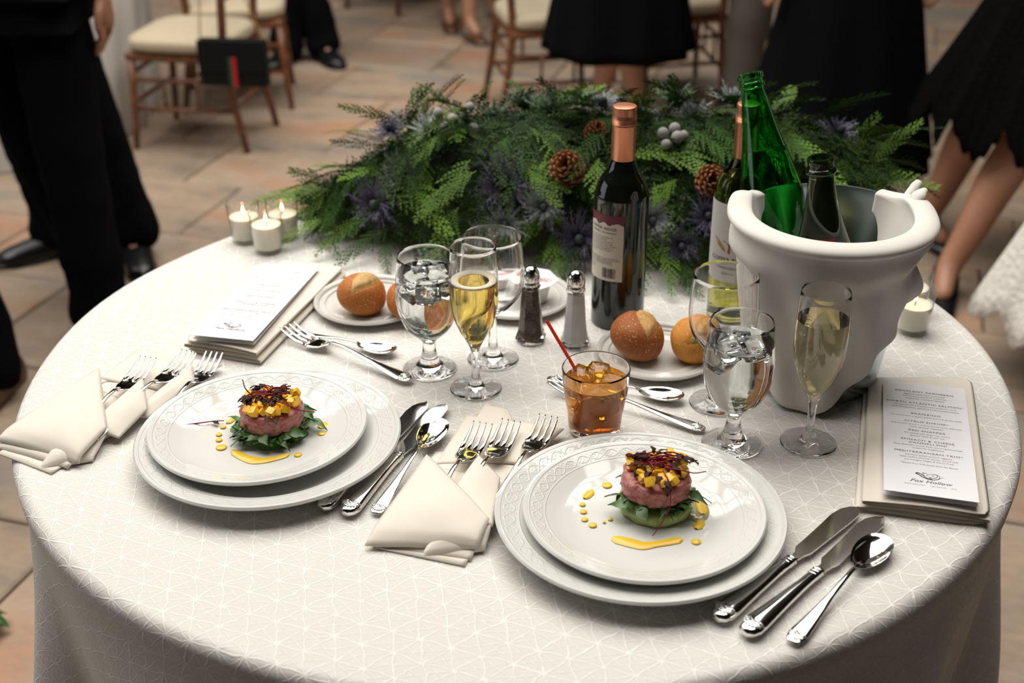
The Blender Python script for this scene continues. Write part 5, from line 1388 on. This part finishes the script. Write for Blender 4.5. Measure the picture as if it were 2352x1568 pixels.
# pinecones: each scale a piece of its own
def scale_mesh():
    V = []; F = []
    prof = [(0.0, 0.0020, 0.0010), (0.006, 0.0036, 0.0012), (0.011, 0.0054, 0.0016), (0.0145, 0.0050, 0.0022), (0.0165, 0.0022, 0.0012)]
    for (x, w, t) in prof:
        zz = 0.0045*(x/0.0165)**2
        V += [(x, -w, zz), (x, 0, zz+t), (x, w, zz), (x, 0, zz-t)]
    for i in range(len(prof)-1):
        for k in range(4):
            k2 = (k+1) % 4; F.append((i*4+k, i*4+k2, (i+1)*4+k2, (i+1)*4+k))
    F.append((16, 17, 18, 19)); return mk('scale', V, F, CONE, smooth=False)
SCALE_ME = scale_mesh()
CONEC = G().ball((0, 0, 0), (0.013, 0.013, 0.022), 14, 10).mesh('cone_core', CONED)
def pinecone(p, look, sc):
    o = link('pinecone', CONEC, None, fc, p); o.rotation_mode = 'QUATERNION'; o.rotation_quaternion = Vector(look).to_track_quat('Z', 'Y'); o.scale = (sc, sc, sc)
    for k in range(62):
        t = (k+0.5)/62; zz = 0.022-0.044*t; a = k*2.39996; rr = 0.011*sqrt(max(0.02, 1-(zz/0.0235)**2)); s = 0.55+0.65*sin(pi*min(1, 0.12+t*0.8))
        link('scale', SCALE_ME, None, o, (rr*cos(a)*0.8, rr*sin(a)*0.8, zz), Euler((0, -radians(62-70*t), a)), s)
for p, look, sc in (((0.081, 0.330, 0.142), (-0.2, -0.75, 0.6), 1.12), ((0.124, 0.385, 0.178), (0.2, -0.6, 0.8), 0.75), ((0.288, 0.278, 0.142), (0, -0.9, 0.5), 0.95)):
    pinecone(p, look, sc)
BERM = G().ball((0, 0, 0), 1.0, 16, 12).mesh('berry', BERRY)
BUDM = G().ball((0, 0, 0), 1.0, 8, 6).mesh('bud', TWIG)
def brunia(c, spots, nb, seed):
    r = random.Random(seed); c = Vector(c)
    g = G()
    for s in spots: g.tube([c+Vector((0, 0, -0.04)), c+Vector(s[:3])], [0.0016, 0.0010], 5)
    buds = [(r.uniform(-0.045, 0.045), r.uniform(-0.02, 0.03), r.uniform(-0.035, 0.004)) for _ in range(nb)]
    for b in buds: g.tube([c+Vector((b[0]*0.4, b[1]*0.4, -0.05)), c+Vector(b)], [0.0012, 0.0008], 5)
    st = link('brunia_stem', g.mesh('brunia_stem', TWIG), None, fc)
    for s in spots: link('berry', BERM, None, st, c+Vector(s[:3]), None, s[3])
    for b in buds: link('bud', BUDM, None, st, c+Vector(b), None, r.uniform(0.0016, 0.0026))
brunia((-0.085, 0.45, 0.190), [(-0.034, 0.0, 0.004, 0.0082), (-0.040, -0.006, -0.010, 0.0082), (-0.010, -0.010, -0.003, 0.0085), (0.010, -0.004, 0.002, 0.0080), (0.016, 0.004, 0.012, 0.0078), (0.003, -0.014, -0.012, 0.0066), (0.022, -0.020, -0.016, 0.0092), (-0.024, -0.012, -0.014, 0.0070)], 22, 3)
brunia((0.235, 0.345, 0.190), [(-0.012, 0.0, 0.004, 0.0085), (0.006, 0.006, 0.009, 0.0088), (0.009, -0.008, 0.000, 0.0095), (-0.008, -0.012, -0.010, 0.0080), (0.019, 0.002, -0.001, 0.0080)], 26, 8)
# ================================================================== CHAIRS
CWOOD = mat('chair_mahogany', (0.115, 0.040, 0.018), 0.3, col2=(0.20, 0.075, 0.03), vscale=30)
CUSH = mat('cream_cushion', (0.46, 0.38, 0.26), 0.8, sheen=0.2, bump=0.1, bscale=300)
def chair_parts(root):
    SH = 0.365
    def leg(name, pts, r): link(name, G().tube(pts, r, 12).mesh(name, CWOOD), None, root)
    for s in (-1, 1):
        leg('leg', [(0.195, s*0.185, 0.0), (0.185, s*0.180, 0.10), (0.170, s*0.172, SH)], [0.011, 0.013, 0.015])
        leg('leg', [(-0.235, s*0.165, 0.0), (-0.200, s*0.160, 0.20), (-0.180, s*0.158, SH), (-0.200, s*0.160, 0.66), (-0.245, s*0.162, 0.92)], [0.012, 0.015, 0.016, 0.015, 0.012])
        for z, d in ((0.155, 0.0), (0.265, 0.0)): leg('stretcher', [(0.186, s*0.180, z), (-0.205, s*0.161, z)], 0.0085)
        for x in (0.06, -0.07): leg('spindle', [(x, s*0.172, 0.155), (x, s*0.172, 0.265)], 0.006)
    for x, w in ((0.184, 0.18), (-0.200, 0.16)):
        for z in (0.175, 0.285): leg('stretcher', [(x, -w, z), (x, w, z)], 0.0085)
    sf = G(); sf.box(-0.195, 0.190, -0.190, 0.190, SH-0.03, SH)
    o = link('seat_frame', sf.mesh('seat_frame', CWOOD, smooth=False), None, root); mods(o, bevel=0.01)
    g = G()
    def fn(u, v):
        a = 2*pi*u; b = -pi/2+pi*v; p = 0.42
        c = lambda t: (abs(cos(t))**p)*(1 if cos(t) >= 0 else -1)
        sn = lambda t: (abs(sin(t))**p)*(1 if sin(t) >= 0 else -1)
        return (0.198*c(b)*c(a)-0.002, 0.200*c(b)*sn(a), SH+0.026+0.026*sn(b)+0.012*max(0, sin(b)))
    g.grid(fn, 48, 16, wrap=True); link('cushion', g.mesh('cushion', CUSH), None, root)
    for z, x in ((0.90, -0.241), (0.80, -0.224), (0.56, -0.187)): leg('back_rail', [(x, -0.161, z), (x-0.012, 0, z), (x, 0.161, z)], 0.010)
    for k in range(5):
        y = -0.10+0.05*k; leg('back_spindle', [(-0.196, y, 0.56), (-0.232, y, 0.80)], 0.007)
def chair(x, y, rz, label, src=None):
    if src is None:
        o = empty('banquet_chair', (x, y, 0), rz); chair_parts(o)
    else:
        o = copy_tree(src); o.location = (x, y, 0); o.rotation_euler = (0, 0, rz)
    return tag(o, label, 'chair', 'mahogany banquet chairs')
ch = chair(-1.19, 3.21, radians(170), 'mahogany chair with cream cushion, black handbag hanging from its back')
chair(0.150, 3.54, radians(12), 'mahogany chair with cream cushion behind the woman in the black skirt', ch)
chair(-1.12, 3.70, radians(8), 'mahogany chair with cream cushion behind the chair with the handbag', ch)
chair(0.66, 3.74, radians(100), 'mahogany chair with cream cushion beside the grey trousers', ch)
chair(-0.62, 5.45, radians(60), 'mahogany chair far behind the man in black trousers', ch)
# --- handbag with a gold chain
BAGM = mat('black_bag_leather', (0.004, 0.0055, 0.0055), 0.6, spec=0.2); GOLDC = mat('gold_chain', (0.55, 0.36, 0.12), 0.3, 0.9)
REDS = mat('red_stripe', (0.45, 0.01, 0.015), 0.6); GRNS = mat('green_stripe', (0.006, 0.045, 0.025), 0.6)
hb = empty('handbag', (-0.984, 2.94, 0.278), radians(-7), 'black clutch handbag with a red and green stripe hanging by a gold chain', 'handbag')
o = link('bag_body', G().box(-0.122, 0.122, -0.025, 0.025, 0.0, 0.165).mesh('bag_body', BAGM, smooth=False), None, hb); mods(o, bevel=0.008)
o = link('flap', G().box(-0.123, 0.123, -0.029, -0.024, 0.050, 0.166).mesh('flap', BAGM, smooth=False), None, hb); mods(o, bevel=0.002)
link('stripe', G().box(0.000, 0.016, -0.0305, -0.029, 0.0, 0.108).mesh('stripe', REDS, smooth=False), None, hb)
link('stripe', G().box(-0.016, 0.000, -0.0305, -0.029, 0.0, 0.108).mesh('stripe', GRNS, smooth=False), None, hb)
def chain(a, b, n):
    g = G(); a = Vector(a); b = Vector(b)
    for k in range(n):
        p = a+(b-a)*(k+0.5)/n; d = (b-a).normalized()
        M = Matrix.Translation(p) @ d.to_track_quat('X', 'Z').to_matrix().to_4x4() @ Matrix.Rotation(pi/2*(k % 2), 4, 'X')
        ln = (b-a).length/n*0.62
        g.tube([(ln*cos(t*pi/4), ln*0.5*sin(t*pi/4), 0) for t in range(9)], 0.0014, 5, cap=False, M=M)
    return g.mesh('chain', GOLDC)
link('chain', chain((-0.118, 0, 0.16), (-0.062, -0.01, 0.60), 34), None, hb)
link('chain', chain((0.118, 0, 0.16), (-0.058, 0.01, 0.60), 36), None, hb)
# --- another table in a white cloth
PLAINW = mat('plain_white_cloth', (0.62, 0.59, 0.55), 0.75)
t2 = link('tablecloth', cloth_surface(0.76, 0.75, 9, 0.4, 0.03, PLAINW, 'tablecloth', seed=3, NA=180), None, None, (-2.20, 3.48, 0))
tag(t2, 'plain white floor-length tablecloth on the far table behind the suited men', 'tablecloth')
t2 = empty('round_table', (-2.20, 3.48, 0), label='far round table hidden under the plain white cloth', cat='table')
link('tabletop', G().lathe([(0, 0.725), (0.74, 0.725), (0.74, 0.745), (0, 0.745)], 48).mesh('tabletop', PLY, sharp=30), None, t2)
link('pedestal', G().lathe([(0, 0.0), (0.28, 0.0), (0.28, 0.02), (0.05, 0.05), (0.04, 0.70), (0.10, 0.725), (0, 0.725)], 24).mesh('pedestal', BLACKLEATHER, sharp=30), None, t2)

# ================================================================== PEOPLE
def skin_mesh(name, verts, edges, m, sub=2, smooth=True):
    """verts = {key: (co, rx, ry)}; grown by the skin modifier, rooted at the first vertex"""
    keys = list(verts); idx = {k: i for i, k in enumerate(keys)}
    me = bpy.data.meshes.new(name)
    me.from_pydata([tuple(verts[k][0]) for k in keys], [(idx[a], idx[b]) for a, b in edges], [])
    o = bpy.data.objects.new(name, me); COL.objects.link(o)
    o.modifiers.new('skin', 'SKIN')
    for k in keys:
        sv = me.skin_vertices[0].data[idx[k]]; sv.radius = (verts[k][1], verts[k][2]); sv.use_root = (idx[k] == 0)
    o.modifiers['skin'].use_smooth_shade = True
    s = o.modifiers.new('sub', 'SUBSURF'); s.levels = sub; s.render_levels = sub
    baked(o); o.data.materials.clear(); o.data.materials.append(m); o.data.name = name
    o.data.polygons.foreach_set('use_smooth', [True]*len(o.data.polygons))
    return o
def add_to_mesh(o, g):
    bm = bmesh.new(); bm.from_mesh(o.data)
    tmp = g.mesh('tmp'); bm.from_mesh(tmp); bm.to_mesh(o.data); bm.free(); bpy.data.meshes.remove(tmp)
    o.data.polygons.foreach_set('use_smooth', [True]*len(o.data.polygons)); o.data.update()
def hand(g, w, d, side, sc=1.0):
    """relaxed hand from the wrist w pointing along d, palm towards the body; five fingers of unequal length"""
    w = Vector(w); d = Vector(d).normalized(); fwd = Vector((side[0], side[1], 0)); fwd = (fwd-d*fwd.dot(d)).normalized(); inn = d.cross(fwd)
    g.tube([w-d*0.01, w+d*0.03*sc, w+d*0.065*sc, w+d*0.092*sc], [0.024*sc, 0.034*sc, 0.040*sc, 0.034*sc], 12, flat=0.5)
    for k, (off, ln) in enumerate(((0.030, 0.068), (0.011, 0.080), (-0.009, 0.074), (-0.027, 0.058))):
        b = w+d*0.085*sc+fwd*off*sc; c = inn*(0.008+0.003*k)
        g.tube([b, b+d*ln*0.42*sc+c*0.4, b+d*ln*0.75*sc+c*1.3, b+d*ln*0.98*sc+c*2.6], [0.0098*sc, 0.0095*sc, 0.0085*sc, 0.0055*sc], 8)
    b = w+d*0.025*sc+fwd*0.024*sc
    g.tube([b, b+d*0.03*sc+fwd*0.020*sc, b+d*0.060*sc+fwd*0.026*sc, b+d*0.082*sc+fwd*0.022*sc], [0.013*sc, 0.012*sc, 0.0105*sc, 0.006*sc], 8)
HAIR = mat('dark_hair', (0.02, 0.013, 0.009), 0.6, bump=0.4, bscale=120)
def shoe_mesh(kind, m, sole):
    g = G()
    if kind == 'oxford':
        def fn(u, v):
            x = -0.09+0.295*u; w = 0.030+0.018*sin(pi*min(1, u*0.95+0.03))**0.7 if u < 0.8 else 0.047*sqrt(max(0.0, 1-((u-0.8)/0.2)**2))*0.93+0.001
            hh = interp([(0, 0.062), (0.25, 0.070), (0.42, 0.066), (0.6, 0.050), (0.8, 0.038), (0.95, 0.026), (1, 0.012)], u)
            a = pi*v; return (x, w*cos(a), 0.016+hh*(sin(a)**0.7))
        g.grid(fn, 26, 15); g.add(*strip([(-0.098, 0.026, 0.008, 0.008), (-0.08, 0.036, 0.008, 0.008), (0.0, 0.041, 0.008, 0.008), (0.09, 0.051, 0.007, 0.007), (0.16, 0.046, 0.007, 0.007), (0.205, 0.026, 0.008, 0.006), (0.212, 0.008, 0.008, 0.005)], 14))
    else:
        def fn(u, v):
            x = -0.055+0.215*u; w = 0.026+0.016*sin(pi*min(1, u*0.95+0.03))**0.7 if u < 0.8 else 0.038*sqrt(max(0.0, 1-((u-0.8)/0.2)**2))+0.001
            base = interp([(0, 0.068), (0.25, 0.058), (0.55, 0.016), (1, 0.006)], u); hh = interp([(0, 0.050), (0.2, 0.040), (0.45, 0.018), (0.7, 0.026), (0.95, 0.018), (1, 0.006)], u)
            a = pi*v; return (x, w*cos(a), base+hh*(sin(a)**0.7))
        g.grid(fn, 24, 13); g.tube([(-0.045, 0, 0.07), (-0.050, 0, 0.0)], [0.013, 0.006], 8)
        g.add(*strip([(-0.06, 0.022, 0.066, 0.003), (0.0, 0.026, 0.045, 0.003), (0.06, 0.036, 0.010, 0.004), (0.13, 0.036, 0.005, 0.004), (0.158, 0.014, 0.006, 0.003)], 10))
    return g.mesh(kind+'_shoe', m)
SHOES = {}
def person(label, ankles, yaw, hip, Hh, kind, skin=SKIN, shoe='oxford', shoe_m=None, top_m=BLACKCLOTH, leg_m=BLACKCLOTH, hem=None, hem_r=0.27, knees=None, hands=None, calf=1.0, scallop=0.0, torso=True, lift=0.0):
    """ankles = two (x, y, toe direction); hip = (x, y) of the pelvis; kind 'trousers' or 'dress'"""
    k = Hh/1.75; c, s = cos(yaw), sin(yaw)
    F2 = Vector((c, s, 0)); S2 = Vector((-s, c, 0))
    hipc = Vector((hip[0], hip[1], 0.93*k))
    V = {}; E = []
    V['pelvis'] = (hipc, 0.13*k, 0.10*k); V['waist'] = (hipc+Vector((0, 0, 0.14*k)), 0.125*k, 0.095*k); V['chest'] = (hipc+Vector((0, 0, 0.36*k)), 0.155*k, 0.11*k)
    V['neck'] = (hipc+Vector((0, 0, 0.55*k))+F2*0.01, 0.055*k, 0.055*k); V['chin'] = (hipc+Vector((0, 0, 0.62*k))+F2*0.02, 0.06*k, 0.06*k); V['head'] = (hipc+Vector((0, 0, 0.71*k))+F2*0.025, 0.078*k, 0.092*k); V['crown'] = (hipc+Vector((0, 0, 0.79*k))+F2*0.015, 0.055*k, 0.065*k)
    E += [('pelvis', 'waist'), ('waist', 'chest'), ('chest', 'neck'), ('neck', 'chin'), ('chin', 'head'), ('head', 'crown')]
    legs = []
    for i, (ax, ay, toe) in enumerate(ankles):
        sd = 1 if i == 0 else -1
        hp = hipc+S2*0.085*k*sd-Vector((0, 0, 0.06*k)); an = Vector((ax, ay, 0.085+lift)); kn = (hp+an)*0.5+F2*0.02
        kn.z = 0.49*k
        if knees and knees[i]: kn = Vector(knees[i])
        cf = kn+(an-kn)*0.32-F2*0.012
        V['hip%d' % i] = (hp, 0.092*k, 0.092*k); V['knee%d' % i] = (kn, 0.058*k*calf, 0.060*k*calf); V['calf%d' % i] = (cf, 0.056*k*calf, 0.060*k*calf); V['shin%d' % i] = (kn+(an-kn)*0.72, 0.040*k*calf, 0.043*k*calf); V['ankle%d' % i] = (an, 0.036*k, 0.038*k)
        td = Vector((cos(toe), sin(toe), 0)); V['foot%d' % i] = (an+td*0.10-Vector((0, 0, 0.052 if kind == 'dress' else 0.056)), 0.030*k, 0.022*k if kind == 'dress' else 0.014)
        E += [('pelvis', 'hip%d' % i), ('hip%d' % i, 'knee%d' % i), ('knee%d' % i, 'calf%d' % i), ('calf%d' % i, 'shin%d' % i), ('shin%d' % i, 'ankle%d' % i), ('ankle%d' % i, 'foot%d' % i)]
        legs.append((hp, kn, cf, an))
    arms = []
    for i, sd in ((0, 1), (1, -1)):
        sh = hipc+S2*0.185*k*sd+Vector((0, 0, 0.47*k)); el = sh+S2*0.055*sd-F2*0.02-Vector((0, 0, 0.29*k)); wr = el+S2*0.0*sd+F2*0.05-Vector((0, 0, 0.25*k))
        if hands and hands[i]:
            wr = Vector(hands[i]); el = (sh+wr)*0.5+S2*0.03*sd-F2*0.03
        V['sh%d' % i] = (sh, 0.062*k, 0.062*k); V['el%d' % i] = (el, 0.042*k, 0.042*k); V['wr%d' % i] = (wr, 0.027*k, 0.030*k)
        E += [('chest', 'sh%d' % i), ('sh%d' % i, 'el%d' % i), ('el%d' % i, 'wr%d' % i)]
        arms.append((sh, el, wr))
    body = skin_mesh('person', V, E, skin, 1)
    g = G()
    for sh, el, wr in arms: hand(g, wr, (wr-el), F2, 0.95*k)
    hd = V['head'][0]
    g.ball(hd+F2*0.088*k-Vector((0, 0, 0.012)), (0.014, 0.014, 0.02), 8, 6)
    for sd in (-1, 1): g.ball(hd+S2*0.080*k*sd-Vector((0, 0, 0.005)), (0.012, 0.012, 0.03), 8, 6)
    add_to_mesh(body, g)
    tag(body, label, 'person')
    link('hair', G().ball(hd+Vector((0, 0, 0.035))-F2*0.018, (0.092*k, 0.092*k, 0.088*k), 20, 14).mesh('hair', HAIR), None, body)
    sm = shoe_m or BLACKLEATHER; key = (shoe, sm.name)
    if key not in SHOES: SHOES[key] = shoe_mesh(shoe, sm, sm)
    for (ax, ay, toe) in ankles:
        o = link('shoe', SHOES[key], None, body, (ax, ay, lift*0.3), (0, 0, toe))
    if kind == 'trousers':
        T = {}; TE = []
        T['pelvis'] = (hipc+Vector((0, 0, 0.0)), 0.175*k, 0.135*k); T['waist'] = (hipc+Vector((0, 0, 0.12*k)), 0.165*k, 0.125*k); TE.append(('pelvis', 'waist'))
        for i, (hp, kn, cf, an) in enumerate(legs):
            T['h%d' % i] = (hp-Vector((0, 0, 0.05)), 0.105*k, 0.115*k); T['k%d' % i] = (kn, 0.086*k, 0.090*k); T['m%d' % i] = (kn+(an-kn)*0.55, 0.078*k, 0.082*k); T['a%d' % i] = (an+Vector((0, 0, 0.03)), 0.070*k, 0.080*k); T['b%d' % i] = (an+Vector((cos(ankles[i][2]), sin(ankles[i][2]), 0))*0.03-Vector((0, 0, 0.070)), 0.074*k, 0.098*k)
            TE += [('pelvis', 'h%d' % i), ('h%d' % i, 'k%d' % i), ('k%d' % i, 'm%d' % i), ('m%d' % i, 'a%d' % i), ('a%d' % i, 'b%d' % i)]
        o = skin_mesh('trousers', T, TE, leg_m, 2); o.parent = body
        for v in o.data.vertices:                                  # creases and folds in the cloth
            q = v.co; f = 0.010*noise.noise(Vector((q.x*7, q.y*7, q.z*11)))+0.005*noise.noise(Vector((q.x*16, q.y*16, q.z*26)))
            n = v.normal; v.co = q+n*f
    else:
        hem = hem or 0.45; g = G(); top = hipc.z+0.16*k
        def fn(u, v):
            a = 2*pi*u; z = top+(hem-top)*v
            rr = interp([(0, 0.135*k), (0.25, 0.185*k), (1, hem_r)], v)
            rr *= 1+0.05*v*sin(9*a+1.0)+0.03*v*sin(5*a)
            if scallop: z += -scallop*v*v*(abs(sin(7*a))+0.22*abs(sin(35*a))-0.6)
            return (hipc.x+rr*cos(a)*1.0, hipc.y+rr*sin(a)*0.85, z)
        g.grid(fn, 240 if scallop else 72, 18, wrap=True); o = link('skirt', g.mesh('skirt', leg_m, fix=False), None, body); mods(o, solid=0.004)
    J = {'waist': (hipc+Vector((0, 0, 0.02)), 0.185*k, 0.145*k), 'mid': (hipc+Vector((0, 0, 0.18*k)), 0.165*k, 0.125*k), 'chest': (hipc+Vector((0, 0, 0.37*k)), 0.185*k, 0.135*k), 'neck': (hipc+Vector((0, 0, 0.52*k)), 0.085*k, 0.080*k)}
    if kind == 'trousers': J['tail'] = (hipc-Vector((0, 0, 0.07)), 0.190*k, 0.150*k)
    JE = [('waist', 'mid'), ('mid', 'chest'), ('chest', 'neck')] + ([('waist', 'tail')] if kind == 'trousers' else [])
    if kind == 'trousers':
        for i, (sh, el, wr) in enumerate(arms):
            J['s%d' % i] = (sh, 0.080*k, 0.080*k); J['e%d' % i] = (el, 0.062*k, 0.062*k); J['w%d' % i] = (wr+(el-wr)*0.10, 0.050*k, 0.050*k)
            JE += [('chest', 's%d' % i), ('s%d' % i, 'e%d' % i), ('e%d' % i, 'w%d' % i)]
    o = skin_mesh('jacket' if kind == 'trousers' else 'bodice', J, JE, top_m, 2); o.parent = body
    return body
GREYW = mat('grey_wool', (0.115, 0.10, 0.085), 0.9, spec=0.2, bump=0.3, bscale=300)
BROWNL = mat('brown_leather', (0.09, 0.04, 0.02), 0.35)
TANL = mat('tan_sandal_leather', (0.38, 0.22, 0.12), 0.4)
LACE = mat('black_lace', (0.0038, 0.0034, 0.0034), 0.95, spec=0.03, bump=0.8, bscale=90, bdist=0.01)
WLACE = mat('white_lace', (0.70, 0.67, 0.63), 0.8, bump=0.8, bscale=60, bdist=0.01)
R = radians
person('person in a black suit with black lace-up shoes, one turned outward, beyond the candle cluster', [(-1.15, 2.06, R(-70)), (-1.385, 2.10, R(215))], R(-100), (-1.42, 2.14), 1.80, 'trousers')
person('person in a black suit, bare hand hanging beside the white-clothed far table', [(-1.10, 1.54, R(-95)), (-1.185, 1.80, R(-80))], R(-95), (-1.25, 1.70), 1.80, 'trousers', hands=[(-1.015, 1.70, 0.88), None])
person('person in dark trousers and brown shoes standing outermost by the table edge', [(-1.275, 1.22, R(-100)), (-1.50, 1.28, R(-90))], R(-80), (-1.48, 1.28), 1.76, 'trousers', shoe_m=BROWNL)
person('man in black trousers and black shoes standing beyond the handbag chair', [(-1.03, 4.28, R(-105)), (-0.87, 4.30, R(-60))], R(-90), (-0.97, 4.34), 1.80, 'trousers')
person('woman in a wide black skirt and black heels behind the centrepiece', [(0.320, 3.22, R(-120)), (0.490, 3.16, R(-70))], R(-90), (0.395, 3.14), 1.68, 'dress', SKINL, 'heel', hem=0.345, hem_r=0.275)
person('woman with bare legs in brown heels on the open floor', [(-0.205, 4.66, R(-60)), (-0.315, 4.90, R(-80))], R(-70), (-0.27, 4.82), 1.66, 'dress', SKIN, 'heel', BROWNL, hem=0.52, hem_r=0.22)
person('woman in pale sandals farther behind the woman in brown heels', [(-0.075, 5.08, R(-60)), (0.02, 5.24, R(-90))], R(-70), (0.03, 5.34), 1.64, 'dress', SKIN, 'heel', TANL, hem=0.55, hem_r=0.22)
person('person in rumpled grey trousers between the chairs', [(0.885, 3.28, R(-20)), (0.845, 3.14, R(-30))], R(0), (0.865, 3.21), 1.74, 'trousers', leg_m=GREYW, top_m=GREYW)
person('person in a long plain black dress standing behind the ice bucket', [(0.98, 2.34, R(-90)), (1.14, 2.38, R(-80))], R(-95), (1.03, 2.36), 1.70, 'dress', SKIN, 'heel', hem=0.20, hem_r=0.30)
person('woman in a black lace dress with scalloped hem, bare legs in stride', [(1.215, 1.74, R(-110)), (1.270, 2.12, R(-60))], R(-70), (1.52, 1.94), 1.68, 'dress', SKIN, 'heel', top_m=LACE, leg_m=LACE, hem=0.46, hem_r=0.37, scallop=0.10, hands=[(1.62, 1.72, 1.10), (1.42, 1.70, 1.15)], knees=[(1.40, 1.80, 0.46), (1.36, 2.02, 0.47)], calf=1.12)
person('person in a white lace dress with flared hem by the table edge', [(1.52, 1.22, R(-90)), (1.66, 1.30, R(-90))], R(-90), (1.58, 1.26), 1.66, 'dress', SKINL, 'heel', TANL, top_m=WLACE, leg_m=WLACE, hem=0.17, hem_r=0.42, scallop=0.05)
lf = G(); 
for k in range(7): lf.grid(lambda u, v, k=k: (0.05*u*cos(k*0.9), 0.05*u*sin(k*0.9), 0.012+0.02*sin(pi*u)+0.004*(v-0.5)) if abs(v-0.5) < 0.01 else (0.05*u*cos(k*0.9)-(v-0.5)*0.03*sin(pi*u)*sin(k*0.9), 0.05*u*sin(k*0.9)+(v-0.5)*0.03*sin(pi*u)*cos(k*0.9), 0.012+0.02*sin(pi*u)), 6, 3)
o = link('fallen_leaf_sprig', lf.mesh('fallen_leaf_sprig', mat('sprig_green', (0.03, 0.10, 0.015), 0.5), fix=False), None, None, (-0.985, 0.345, 0.0)); mods(o, solid=0.0006)
tag(o, 'small green leaf sprig fallen on the floor tiles', 'leaf sprig')
